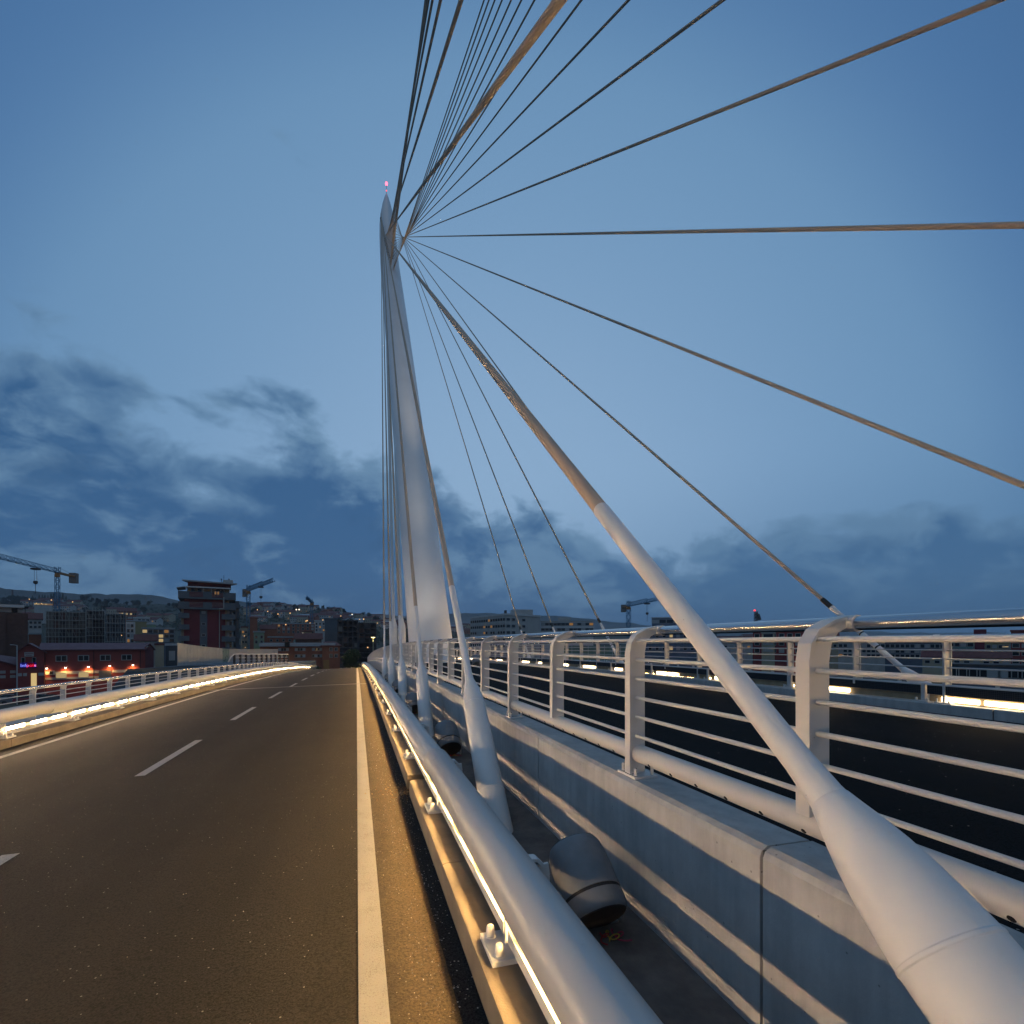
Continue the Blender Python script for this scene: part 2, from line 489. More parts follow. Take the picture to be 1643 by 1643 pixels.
m = MB()
for k in range(420):
    y = 6.9 + rr.gauss(0, .22); x = .60 + abs(rr.gauss(0, .12)) * rr.choice([-1.6, 1, 1]); r = rr.uniform(.004, .016); z = drop(y) + .002 + (.0 if x < .44 else -.012) + rr.uniform(0, .012); a = rr.uniform(0, 6.28)
    m.face([(x + r * math.cos(a), y + r * math.sin(a), z), (x - r * .4 * math.sin(a), y + r * .4 * math.cos(a), z + r * .5), (x - r * math.cos(a), y - r * math.sin(a), z), (x + r * .4 * math.sin(a), y - r * .4 * math.cos(a), z + r * .3)], rr.choice([0, 0, 1]))
tag(m.build('leaf_litter', [material('dead_leaf_brown', (.16, .075, .025), .8), material('dead_leaf_straw', (.38, .27, .12), .8)], None, False), 'dead leaves and dirt gathered at the gap in the right kerb', None, None, 'stuff')

# kerbs
def kerb(sgn, x0, dz, phase, gap_every, label):
    root = empty('kerb', (sgn * x0, 0, 0), kind='structure')
    prof = [(0, -.12), (.40, -.12), (.40, .17), (.035, .17), (.010, .160), (0, .135)]
    cache = {}
    k = 0; y = phase - BAY * 6
    while y < YB - BAY:
        L = BAY - (.27 if gap_every and k % gap_every == 2 else .012)
        if L not in cache:
            q = MB(); q.sweep(prof, [0, L], curved=False); cache[L] = q.mesh('kerb_block', M_kerb, True, 25)
        deck_inst('kerb_block', cache[L], root, sgn * x0, y + BAY - L, dz, sgn); y += BAY; k += 1
    return root
kerb(1, .651, 0, 6.77, 4, '')
kerb(-1, 6.74, -.155, 2.48, 0, '')

# channel between kerb and wall, with the stays standing in it
slab('service_channel', [(1.056, -.2), (1.785, -.2), (1.785, .14), (1.056, .14)], M_floor)
slab('central_deck', [(2.085, .2), (8.515, .2), (8.515, .857), (2.085, .857)], M_deck)
slab('walkway', [(-9.0, -.235), (-7.15, -.235), (-7.15, -.03), (-9.0, -.03)], M_conc)
slab('far_road', [(10.1, -.235), (19.0, -.235), (19.0, -.02), (10.1, -.02)], M_deck)
slab('far_channel', [(8.83, -.2), (10.0, -.2), (10.0, .14), (8.83, .14)], M_floor)

# ------------------------------------------------------------------ parapet walls between channels and central deck
def wall(sgn, x0, label):
    root = empty('parapet_wall', (x0, 0, 0), label, 'wall', 'concrete parapet walls of the central deck')
    L = 3.04
    prof = [(0, -.19), (.30, -.19), (.30, .989), (.285, 1.004), (.045, 1.004), (.012, .985), (0, .955)]
    q = MB(); q.sweep(prof, fr(.009, L - .009, 1.6), curved=False); me = q.mesh('concrete_panel', M_conc, True, 20)
    y = 1.945 - L * 5
    while y < YB - 30:
        deck_inst('concrete_panel', me, root, x0, y, 0, sgn); y += L
    q = MB(); q.sweep([(x0 + sgn * .02, -.1), (x0 + sgn * .28, -.1), (x0 + sgn * .28, .985), (x0 + sgn * .02, .985)], fr(1.945 - L * 5, 80, 2))
    q.build('joint_filler', M_joint, root, False)
    return root
wall(1, 1.78, 'long concrete parapet wall with striped warm light, beside the floodlight channel')
wall(-1, 2 * XM - 1.78, 'low concrete parapet wall across the dark deck, under the lit lamps')

# ------------------------------------------------------------------ crash barriers with lamps
def bar_meshes():
    d = {}
    q = MB(); L = BAY * 4
    q.lathe((0, .006, .60), (0, 1, 0), [(0, .141), (.012, .145), (L - .024, .145), (L - .012, .141)], 40)
    q.lathe((0, -.02, .60), (0, 1, 0), [(0, .1462), (.004, .1472), (.036, .1472), (.04, .1462)], 40)
    d['tube'] = q.mesh('tube', M_tube, True, 30)
    q = MB(); a, b = .05, BAY - .05
    q.box(.062, .074, a, b, .228, .392); q.box(-.016, .0615, a, b, .380, .392); q.box(-.016, .0615, a, b, .228, .238)
    for k in range(1, 3):
        yy = a + (b - a) * k / 3; q.box(-.012, .061, yy - .006, yy + .006, .2385, .3795)
    d['housing'] = q.mesh('lamp_housing', M_refl, False)
    q = MB(); q.box(-.0205, -.0165, a, b, .232, .320); d['cover'] = q.mesh('lamp_cover', M_diffl, False)
    q = MB(); q.box(-.0205, -.0165, a, b, .232, .300); d['coverR'] = q.mesh('lamp_cover', M_diff, False)
    q = MB(); l = (b - a) / 3; q.box(.030, .044, .13, l - .13, .300, .372); d['lamp'] = q.mesh('lamp', M_led, False); d['lampR'] = q.mesh('lamp', M_led_right, False)
    q = MB()                                     # bracket: foot plate, web and arm behind the tube
    q.box(-.135, .20, -.15, .15, .1705, .200); q.box(-.024, .16, -.014, .014, .2005, .47)
    pts = [(.19, 0, .19), (.205, 0, .40), (.215, 0, .56), (.205, 0, .635), (.165, 0, .675), (.10, 0, .68)]
    for p0, p1 in zip(pts, pts[1:]): q.bar(p0, p1, .075, .018)
    d['bracket'] = q.mesh('bracket', M_white, True, 30)
    q = MB(); q.lathe((0, 0, .2003), (0, 0, 1), [(0, .034), (.008, .034), (.0085, .027), (.055, .024), (.066, .018), (.070, .006)], 14)
    d['bolt'] = q.mesh('bolt_cap', M_white, True, 40)
    return d
BM = bar_meshes()
q = MB(); q.box(.0755, .083, .2, BAY - .2, .30, .33); REAR = q.mesh('rear_fill_strip', glow('rear_fill_glow', WARM, 26.0), False)  # added glowing strip on the housing backs, lights the walkway and left railing

def barrier(sgn, x, dz, phase, tubephase, label, rear=False, bolts=True):
    root = empty('crash_barrier', (x, 0, dz), label, 'crash barrier', 'lamp lit tubular crash barriers')
    y = tubephase - BAY * 8
    while y < YB - 20:
        deck_inst('tube', BM['tube'], root, x, y, dz, sgn); y += BAY * 4
    y = phase - BAY * 6; a, b = .05, BAY - .05; l = (b - a) / 3
    while y < YB - 25:
        h = deck_inst('lamp_housing', BM['housing'], root, x, y, dz, sgn)
        for nm, me, oy in (('lamp_cover', 'cover', 0), ('lamp', 'lamp', a), ('lamp', 'lamp', a + l), ('lamp', 'lamp', a + 2 * l)):
            c = bpy.data.objects.new(nm, BM[me + ('R' if sgn > 0 else '')]); C.objects.link(c); c.parent = h; c.location = (0, oy, 0)
        if rear:
            c = bpy.data.objects.new('rear_fill_strip', REAR); C.objects.link(c); c.parent = h
        br = deck_inst('bracket', BM['bracket'], root, x, y, dz, sgn)
        for oy in (-.10, .10) if bolts else ():
            c = bpy.data.objects.new('bolt_cap', BM['bolt']); C.objects.link(c); c.parent = br; c.location = (-.085, oy, 0)
        y += BAY
    return root
barrier(1, .846, 0, 2.88, 5.75, 'white tubular crash barrier beside the camera with lamps glowing under its tube')
barrier(-1, -6.95, -.155, 0.0, 4.2, 'white tubular crash barrier across the road with a bright strip of lamps', True)
barrier(1, 2 * XM + 6.95, -.155, 1.1, 2.2, 'white tubular crash barrier along the outer edge of the far road, low behind the far railing', False, False)

# ------------------------------------------------------------------ railings
def post_mesh(full, base):
    """flat post whose top bends over towards +x and carries the handrail"""
    q = MB(); t = .034
    outl = [(0, base), (.115, base), (.115, .86), (.128, .935), (.165, .985), (.225, 1.012), (.225, 1.045), (.13, 1.025), (.05, .985), (.012, .93), (0, .86)]
    # outline in x,z ; thickness along y ; the outer flange is a wider strip
    n = len(outl); b = len(q.v)
    for yy in (-t / 2, t / 2): q.v += [(x - .05, yy, z) for x, z in outl]
    for k in range(n): q.f.append([b + k, b + (k + 1) % n, b + n + (k + 1) % n, b + n + k]); q.mi.append(0)
    q.f.append([b + k for k in reversed(range(n))]); q.mi.append(0); q.f.append([b + n + k for k in range(n)]); q.mi.append(0)
    fl = [(-.0505, base), (-.0505, .86), (-.039, .931), (-.0005, .987), (.080, 1.028), (.150, 1.044)]
    fo = [(-.064, base), (-.064, .863), (-.051, .938), (-.008, 1.000), (.076, 1.041), (.148, 1.057)]
    for i in range(5):
        q.hexa([(*fl[i][:1], -.036, fl[i][1]), (fo[i][0], -.036, fo[i][1]), (fo[i][0], .036, fo[i][1]), (fl[i][0], .036, fl[i][1]),
                (fl[i + 1][0], -.036, fl[i + 1][1]), (fo[i + 1][0], -.036, fo[i + 1][1]), (fo[i + 1][0], .036, fo[i + 1][1]), (fl[i + 1][0], .036, fl[i + 1][1])])
    q.lathe((.195, -.045, 1.026), (0, 1, 0), [(0, .037), (.09, .037)], 16)
    if full:
        q.box(-.075, .105, -.12, .12, .001, .018)
        for sx in (-.05, .08):
            for sy in (-.085, .085): q.lathe((sx, sy, .018), (0, 0, 1), [(0, .012), (.05, .012), (.055, .006)], 8)
    return q.mesh('post', M_rail, True, 30)
PM = {(True): post_mesh(True, .018), (False): post_mesh(False, .20)}
def railing(sgn, x, z, y0, label, group, alternate=True, y1=95, lower=True, ya=YA, rods=6):
    root = empty('railing', (x, 0, z), label, 'railing', group)
    k = 0; y = y0 - 1.5 * int((y0 - ya) / 1.5)
    k = int(round((y - y0) / 1.5))
    while y < y1:
        deck_inst('post', PM[not alternate or k % 2 != 0], root, x, y, z, sgn); y += 1.5; k += 1
    ys = fr(ya, y1, .5)
    hx = x + sgn * .195
    for i in range(rods):
        q = MB(); q.pipe([(x, yy, z + .955 - .135 * i + drop(yy)) for yy in ys], .0125, 10); q.build('rod', M_rail, root)
    q = MB(); q.pipe([(hx, yy, z + 1.026 + drop(yy)) for yy in ys], .031, 20); q.build('handrail', M_steel, root)
    if lower:
        q = MB(); q.pipe([(x + sgn * .02, yy, z + .155 + drop(yy)) for yy in ys], .062, 20); q.build('lower_tube', M_rail, root)
        q = MB()
        for yy in fr(0.3, 24, .25):
            n = Vector((-sgn * .80, 0, -.60)); c = Vector((x + sgn * .02, yy, z + .155 + drop(yy))) + n * .0605
            q.lathe(c, n, [(0, .0125), (.0035, .0115)], 10)
        o = q.build('drain_holes', M_black, root); tag(o, kind='stuff')
    return root
railing(1, 1.90, 1.004, 1.77, 'white railing with polished handrail on the near concrete parapet wall', 'white railings of the bridge')
railing(-1, 2 * XM - 1.90, 1.004, 1.2, 'white railing on the far side of the dark deck, behind the lamps', 'white railings of the bridge', ya=-6, lower=False)
railing(1, -8.30, -.20, .45, 'white outer railing beyond the lit left barrier, along the bridge edge', 'white railings of the bridge', alternate=False, rods=5, ya=-2, lower=False)
railing(-1, 2 * XM + 8.30, -.20, .45, 'white outer railing at the far edge of the bridge, low behind the far stays', 'white railings of the bridge', alternate=False, rods=5, ya=-2, lower=False)

# ------------------------------------------------------------------ dark screen panels with lamps on the far parapet wall
root = empty('screen_barrier', (8.66, 0, 1.004), 'dark perforated screen panels with lit lamps beneath, across the central deck', 'screen')
def perforated():
    m = bpy.data.materials.new('perforated_screen'); m.use_nodes = True
    nb = NB(m.node_tree); p = m.node_tree.nodes['Principled BSDF']
    pos = nb.new('ShaderNodeTexCoord').outputs['Object']
    sp = nb.new('ShaderNodeSeparateXYZ'); m.node_tree.links.new(pos, sp.inputs[0])
    a = nb.m('LESS_THAN', nb.m('FRACT', nb.m('MULTIPLY', sp.outputs[1], 38)), .22)
    b = nb.m('LESS_THAN', nb.m('FRACT', nb.m('MULTIPLY', sp.outputs[2], 38)), .22)
    g = nb.m('MAXIMUM', a, b)
    m.node_tree.links.new(nb.mix(g, (.010, .011, .014), (.045, .05, .06)), p.inputs['Base Color'])
    p.inputs['Roughness'].default_value = .5; p.inputs['Metallic'].default_value = .2
    return m
M_perf = perforated()
q = MB(); q.box(-.012, .012, .05, BAY - .05, .125, .262); q.box(-.02, .02, .05, BAY - .05, .2625, .280, 1); me_s = q.mesh('screen_panel', [M_perf, M_rail], False)
q = MB(); q.box(-.03, .03, -.03, .03, .001, .27); q.box(-.09, .09, -.12, .12, .0005, .016)
for sy in (-.08, .08): q.lathe((-.06, sy, .016), (0, 0, 1), [(0, .02), (.045, .018), (.05, .008)], 10)
me_p = q.mesh('screen_post', M_rail, True, 30)
q = MB(); q.box(.03, .06, .06, BAY - .06, .010, .118); me_t = q.mesh('lamp_tray', M_timber, False)
q = MB(); q.box(.005, .0295, 0, .50, .030, .092); me_l = q.mesh('lamp', M_led_far, False)
y = 6.0 - BAY * 2; rr = random.Random(5)
while y < 60:
    deck_inst('screen_panel', me_s, root, 8.66, y, 1.004); deck_inst('screen_post', me_p, root, 8.66, y, 1.004)
    h = deck_inst('lamp_tray', me_t, root, 8.66, y, 1.004)
    for oy in ((BAY - .75, BAY - 1.32) if rr.random() < .8 else (BAY - .75,)):
        c = bpy.data.objects.new('lamp', me_l); C.objects.link(c); c.parent = h; c.location = (0, oy, 0)
    y += BAY

# ------------------------------------------------------------------ pylon
PY = [(36.6, -1.6), (39.2, 2.1), (46.9, 12.6), (54.9, 23.2), (64.2, 35.4), (73.8, 47.9), (81.2, 57.6), (87.6, 66.0), (92.4, 73.6), (94.6, 78.0), (95.6, 80.8), (96.4, 83.2), (97.0, 85.2), (97.35, 86.3)]
HW = [1.72, 1.66, 1.66, 1.66, 1.66, 1.64, 1.60, 1.54, 1.48, 1.38, 1.18, .82, .38, .05]
XP = 5.40
py_root = empty('pylon', pd(XP, 38.3, 0), 'tall white leaning bridge pylon with pointed tip and red beacon', 'pylon')
m = MB(); rings = []
SEC = [(-1.0, .12), (-.93, -.30), (-.60, -.78), (-.30, -1.02), (0, -1.10), (.30, -1.02), (.60, -.78), (.80, -.52), (1.0, .05), (.86, .62), (.45, 1.1), (0, 1.2), (-.45, 1.1), (-.9, .6)]
ctr = [pd(XP, D, Z) for D, Z in PY]
for i, (c, w) in enumerate(zip(ctr, HW)):
    t = (ctr[min(i + 1, len(ctr) - 1)] - ctr[max(i - 1, 0)]).normalized()
    e1 = Vector((1, 0, 0)); e2 = t.cross(e1).normalized() * -1      # e2 points to the far side
    if e2.y < 0: e2 = -e2
    b = len(m.v)
    for a, d in SEC: m.v.append(tuple(c + e1 * (a * w) + e2 * (d * w * .9)))
    rings.append(b)
m.skin(rings, len(SEC))
m.build('shaft', M_pylon, py_root, True, 30)
tip = ctr[-1]
q = MB(); q.tube(tip - Vector((0, 0, .3)), tip + Vector((0, 0, 1.5)), .05, .04, 8)
mast = q.build('mast', M_galv, py_root)
q = MB(); q.lathe(tip + Vector((0, 0, 1.5)), (0, 0, 1), [(0, .05), (.08, .20), (.3, .24), (.5, .18), (.6, .03)], 14)
q.build('beacon', glow('red_beacon', (1.0, .09, .15), 5.0), mast)
q = MB(); q.tube(tip + Vector((0, 0, .35)), tip + Vector((0, 0, .55)), .09, .09, 8)
q.build('warning_lamp', glow('red_lamp', (1.0, .08, .10), 2.5), mast)

# ------------------------------------------------------------------ stay cables in two fans
def zt(v, D): return H - (v - V0) / F * D
DT, DB = 93.0, 86.6
HEADS = {'n': (pd(4.23, DT, zt(342, DT)), pd(5.16, DB, zt(434, DB))), 'f': (pd(6.60, DT, zt(342, DT)), pd(5.62, DB, zt(434, DB)))}
def head(side, n):
    q = (5 - n) / 13.7
    q = q if q < 1 else 1 + (q - 1) * .35
    a, b = HEADS[side]; return a + (b - a) * q
NEAR_LABEL = {0: 'huge white sheath and stay rising beside the camera at the lower right corner',
              1: 'second white cable sheath along the channel, standing on the mortar behind the first floodlight',
              2: 'third white cable sheath along the channel, with a floodlight just before it',
              3: 'fourth white cable sheath along the channel, next after the third',
              4: 'fifth white cable sheath along the channel, slim and close to the last one',
              5: 'last white cable sheath along the channel, nearest the crest of the road',
              -1: 'thick brown stay cable crossing the fan to the top edge, widest of those overhead',
              -2: 'dark stay cable at the right end of the steep overhead bunch by the pylon',
              -3: 'dark stay cable second from the right in the steep overhead bunch'}
FAR_LABEL = {1: 'pale stay cable meeting the far railing beside the tall right railing post',
             0: 'stay cable sloping down to the right edge of the view at mid height',
             -1: 'nearly level stay cable running to the right edge of the view',
             -2: 'stay cable running up into the top right corner of the view',
             2: 'thin stay cable hugging the thickest near stay behind its upper side',
             3: 'thin stay cable reaching the handrail just left of the distant right crane',
             4: 'thin stay cable reaching the handrail in front of the lower hospital wing',
             5: 'thin stay cable reaching the handrail in front of the tall hospital block'}
ORD = ['third', 'fourth', 'fifth', 'sixth', 'seventh', 'eighth', 'ninth', 'tenth', 'eleventh', 'twelfth', 'thirteenth', 'fourteenth', 'fifteenth']
def stay(side, n):
    x, y = (1.375, 1.29 + 5.204 * n) if side == 'n' else (9.225, 1.60 + 5.204 * n)
    neck = Vector((x, y, 1.52 + drop(y))); hd = head(side, n)
    ax = (hd - neck).normalized()
    z0 = .02 + drop(y)
    base = neck - ax * ((neck.z - z0) / ax.z)
    if side == 'n': lab = NEAR_LABEL.get(n) or '%s dark stay from the right in the steep overhead bunch by the pylon' % ORD[-4 - n + 0]
    else: lab = FAR_LABEL.get(n) or 'thin stay cable, %s from the right among those running up to the top edge' % ORD[-3 - n]
    root = empty('stay_cable', base, lab, 'stay cable', 'near fan of stay cables' if side == 'n' else 'far fan of stay cables')
    L = (neck - base).length
    if n > -6 or side == 'n' and n > -4:
        q = MB(); e = L - .085; s1 = e - .44; K = .95
        q.lathe(base, ax, [(t, r_ * K) for t, r_ in [(0, .150), (e - 1.66, .148), (e - 1.656, .1505), (e - 1.644, .1505), (e - 1.64, .147), (s1, .137), (s1 + .004, .1392), (s1 + .012, .1392), (s1 + .016, .1365),
                           (e - .36, .132), (e - .27, .123), (e - .18, .108), (e - .11, .092), (e - .05, .075), (e - .004, .063), (e, .060), (e + .02, .057), (e + .14, .052)]], 40)
        q.build('sheath', M_white, root, True, 25)
        q = MB(); q.ltube(neck + ax * .05, neck + ax * 2.0, .0485, 24, .5); q.build('sleeve', M_white, root)
        q = MB(); q.ltube(neck + ax * 1.98, hd, .0455 if side == 'n' else .041, 14, .6); q.build('cable', M_cable, root)
        if side == 'f':
            q = MB()
            for t0_, t1_ in ((.5, .53), (.9, .93), (1.3, 1.33), (1.75, 2.02)):
                q = MB(); q.tube(neck + ax * t0_, neck + ax * t1_, .0505, .0505, 16); q.build('collar', M_rubber, root)
    else:
        q = MB(); q.ltube(base, hd, .0425, 8, 1.2); q.build('cable', M_cable, root)
    return hd, ax
holes = MB()
for side in 'nf':
    for n in range(5, -14, -1):
        hd, ax = stay(side, n)
    for i in range(24):
        a, b = HEADS[side]; p = a + (b - a) * (i / 23 * 1.05 - .02)
        p = p + Vector((.05 if side == 'n' else -.05, -.9, -.3))
# anchor openings on the front of the shaft, two rows closing to a V
def front_point(x, D0, Z0):
    return pd(x, D0, Z0)
for side in 'nf':
    for i in range(24):
        t = i / 23; a, b = HEADS[side]; p = a + (b - a) * t
        # nearest shaft station by height
        k = max(j for j in range(len(PY)) if PY[j][1] <= p.z)
        f = (p.z - PY[k][1]) / (PY[k + 1][1] - PY[k][1]); c = ctr[k] + (ctr[k + 1] - ctr[k]) * f; w = HW[k] + (HW[k + 1] - HW[k]) * f
        tt = (ctr[k + 1] - ctr[k]).normalized(); e2 = tt.cross(Vector((1, 0, 0))); e2 = e2 if e2.y > 0 else -e2
        ax_ = max(-.97, min(.97, (p.x - c.x) / w))
        fro = [s_ for s_ in SEC[:9]]
        for s0, s1 in zip(fro, fro[1:]):
            if s0[0] <= ax_ <= s1[0]:
                d = s0[1] + (s1[1] - s0[1]) * (ax_ - s0[0]) / (s1[0] - s0[0]); nx = Vector((s1[1] - s0[1], -(s1[0] - s0[0]))); break
        nrm = (Vector((1, 0, 0)) * nx.x * .9 + e2 * nx.y).normalized()
        pos = c + Vector((1, 0, 0)) * (ax_ * w) + e2 * (d * w * .9)
        holes.lathe(pos - nrm * .02, nrm, [(0, .24), (.06, .20)], 8)
tag(holes.build('anchor_holes', M_black, py_root), kind='stuff')

# twin backstays standing behind the pylon
for x, lab in ((5.17, 'left of the two thick white backstays standing lit behind the pylon base'), (6.28, 'right of the two thick white backstays standing lit behind the pylon base')):
    b = pd(x, 73.6, -1.6); nk = pd(x, 75.2, 5.3); hd = pd(XP + (x - 5.72) * .5, 96.5, 74)
    ax = (nk - b).normalized()
    root = empty('backstay', b, lab, 'stay cable', 'twin backstays')
    q = MB(); L = (nk - b).length
    q.lathe(b, ax, [(0, .56), (L - 1.75, .55), (L - 1.72, .565), (L - 1.60, .565), (L - 1.57, .54), (L - 1.1, .50), (L - .5, .33), (L, .235), (L + .1, .225)], 28)
    q.build('sheath', M_white, root, True, 25)
    q = MB(); q.ltube(nk, hd, .215, 20, 2.0); q.build('cable', M_white, root)

# ------------------------------------------------------------------ floodlights in the channel
def floodlight(y, lab, x=1.43):
    root = empty('floodlight', (x, y, .14 + drop(y)), lab, 'floodlight', 'grey floodlights in the channel')
    c = Vector((x, y - .02, .14 + drop(y) + .185)); ax = Vector((-.06, .76, .65)).normalized()
    q = MB()
    n = 32; r = .195; rs = []
    for t, rr_ in ((.020, r), (.16, r), (.27, r * .975), (.33, r * .92), (.36, r * .84)): rs.append(q.ring(c + ax * t, ax, rr_, n))
    q.skin(rs, n)
    q.build('housing', M_lampgrey, root, True, 30)
    q = MB(); q.lathe(c + ax * .361, ax, [(0, r * .82), (.004, r * .82)], n); q.build('front_glass', material('lamp_glass', (.05, .06, .07), .08), root)
    q = MB(); q.lathe(c - ax * .001, ax, [(0, r * .975), (.020, r * .975)], n); q.build('seal_ring', M_rubber, root)
    q = MB(); q.lathe(c - ax * .115, ax, [(0, r * .90), (.012, r * .955), (.030, r * .99), (.113, r * .992)], n); q.build('rear_cap', M_lampgrey, root, True, 30)
    q = MB(); q.lathe(c - ax * .119, ax, [(0, r * .87), (.0035, r * .89)], n); q.build('rear_plate', M_lampcap, root)
    q = MB(); q.bar(c + ax * .0 + Vector((-.03, -.02, .187)), c - ax * .10 + Vector((-.03, -.02, .187)), .020, .012)
    q.build('clip', M_lampgrey, root)
    q = MB()
    for sx in (-.204, .204):
        q.bar(c + Vector((sx, .06, .04)), Vector((c.x + sx, c.y + .05, root.location.z + .005)), .016, .05)
    q.box(c.x - .19, c.x + .19, c.y + .02, c.y + .08, root.location.z + .0005, root.location.z + .012)
    q.build('yoke', M_galv, root)
    for k, (col, s) in enumerate((((.35, .02, .02), 0), ((.40, .28, .04), 1), ((.35, .03, .08), 2))):
        rw = random.Random(k + int(y * 10)); pts = []; ph = rw.uniform(0, 6.28); z_ = root.location.z
        p = c - ax * .10 + Vector((.01 + .035 * k, -.01, -.12))
        for i in range(22):
            t = i / 21; a_ = ph + t * (7 + 2 * k)
            pts.append(Vector((p.x + math.cos(a_) * (.012 + .035 * t) + .02 * k * t, p.y - .10 * t + math.sin(a_) * (.012 + .03 * t), z_ + .008 + (p.z - z_) * (1 - t) ** 2 + .018 * abs(math.sin(a_ * .7)))))
        q = MB(); q.pipe(pts, .0045, 6); q.build('wire', material('wire_%d' % k, col, .5), root)
FLOOD = ['nearest grey floodlight drum with loose wires, in the channel by the wall', 'second grey floodlight drum along the channel, before the second sheath', 'third grey floodlight drum along the channel',
         'fourth grey floodlight drum along the channel', 'fifth grey floodlight drum along the channel, far away between slim sheaths']
for k in range(5): floodlight(3.0 + 5.3 * k, FLOOD[k])

def spot(name, loc, target, energy, angle, col=(1.0, .72, .42), size=.12, blend=.6, parent=None):
    l = bpy.data.lights.new(name, 'SPOT'); l.energy = energy; l.color = col; l.spot_size = R(angle); l.spot_blend = blend; l.shadow_soft_size = size
    o = bpy.data.objects.new(name, l); C.objects.link(o)
    o.location = Vector(loc)
    o.rotation_euler = (Vector(target) - Vector(loc)).to_track_quat('-Z', 'Y').to_euler()
    return o

# ------------------------------------------------------------------ ground and hills
GZ = -9.3
m = MB()
gx = [-9000, -3000, -1200, -500, -200, 0, 200, 500, 1200, 3000, 9000]
gy = [-3000, -500, -100, 0, 60, 120, 200, 350, 600, 1200, 3000, 9000]
for y0, y1 in zip(gy, gy[1:]):
    for x0, x1 in zip(gx, gx[1:]): m.face([(x0, y0, GZ), (x1, y0, GZ), (x1, y1, GZ), (x0, y1, GZ)])
M_ground = material('town_ground', (.060, .062, .055), .95, var=.5, vscale=.05, col2=(.030, .040, .022))
tag(m.build('ground', M_ground, None, False), kind='structure')

def interp(pts, u):
    if u <= pts[0][0]: return pts[0][1]
    for (a, b), (c, d) in zip(pts, pts[1:]):
        if u <= c: return b + (d - b) * (u - a) / (c - a)
    return pts[-1][1]

def ridge(name, pts, D0, D1, mat, rough, seed, u0=-900, u1=2700, step=9):
    """hillside: rises from the town at depth D0 to the silhouette at depth D1, then falls behind"""
    rr = random.Random(seed); m = MB(); cols = []; n = 9
    ph = [rr.uniform(0, 6.28) for _ in range(8)]
    u = u0
    while u <= u1:
        v = interp(pts, u) + sum(rough * math.sin(u * f + p) / (1 + i * .7) for i, (f, p) in enumerate(zip((.031, .067, .11, .19, .31, .53, .83, 1.3), ph)))
        top = H - (v - V0) / F * D1; c = []
        for k in range(n):
            t = k / (n - 1); D = D0 + (D1 - D0) * t
            z = GZ - .5 + (top - GZ) * (t ** 1.15) + (rr.uniform(-1, 1) * (top - GZ) * .03 if 0 < k < n - 1 else 0)
            p = at(u, V0, D); c.append((p.x, p.y, z))
        p = at(u, V0, D1 * 1.35); c.append((p.x, p.y, GZ)); cols.append(c); u += step
    for a, b in zip(cols, cols[1:]):
        for k in range(len(a) - 1): m.face([a[k], b[k], b[k + 1], a[k + 1]])
    return tag(m.build(name, mat, None, True, 60), kind='structure')

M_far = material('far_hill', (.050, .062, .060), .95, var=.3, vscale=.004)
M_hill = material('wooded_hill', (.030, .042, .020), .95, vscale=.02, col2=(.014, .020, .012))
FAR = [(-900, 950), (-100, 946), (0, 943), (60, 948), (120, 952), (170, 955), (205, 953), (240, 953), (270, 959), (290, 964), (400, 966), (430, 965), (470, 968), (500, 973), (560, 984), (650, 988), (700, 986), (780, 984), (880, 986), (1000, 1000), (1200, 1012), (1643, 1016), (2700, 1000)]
HILL = [(-900, 960), (-50, 966), (40, 964), (100, 961), (150, 963), (200, 968), (285, 970), (350, 972), (400, 974), (440, 973), (480, 976), (520, 977), (560, 986), (610, 991), (660, 996), (720, 1004), (800, 1013), (900, 1018), (1200, 1022), (1643, 1024), (2700, 1022)]
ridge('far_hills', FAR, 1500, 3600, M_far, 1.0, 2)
HD0, HD1 = 300.0, 820.0
ridge('hillside', HILL, HD0, HD1, M_hill, .9, 4)

def hill_point(u, v):
    """point of the hillside seen at pixel (u, v)"""
    top = H - (interp(HILL, u) - V0) / F * HD1
    D = HD0
    for i in range(400):
        D = HD0 + (HD1 - HD0) * i / 399
        z = GZ - .5 + (top - GZ) * ((D - HD0) / (HD1 - HD0)) ** 1.15
        if H - (v - V0) / F * D <= z: break
    p = at(u, V0, D); p.z = z; return p, D

# ------------------------------------------------------------------ building helpers (fronts parallel to the picture unless turned)
AX = Vector((CS, -SN, 0)); AD = Vector((SN, CS, 0))           # to the right, and away from the camera
M_glass = material('dark_window_glass', (.012, .014, .018), .12)
M_frame = material('window_frame', (.30, .31, .31), .6)
M_litw = glow('lit_window', (1.0, .72, .34), .42)
M_litdim = glow('lit_window_orange', (1.0, .50, .16), .22)
M_lampdot = glow('street_light', (1.0, .55, .22), 1.6)
M_lampwhite = glow('white_street_light', (1.0, .84, .62), 2.6)

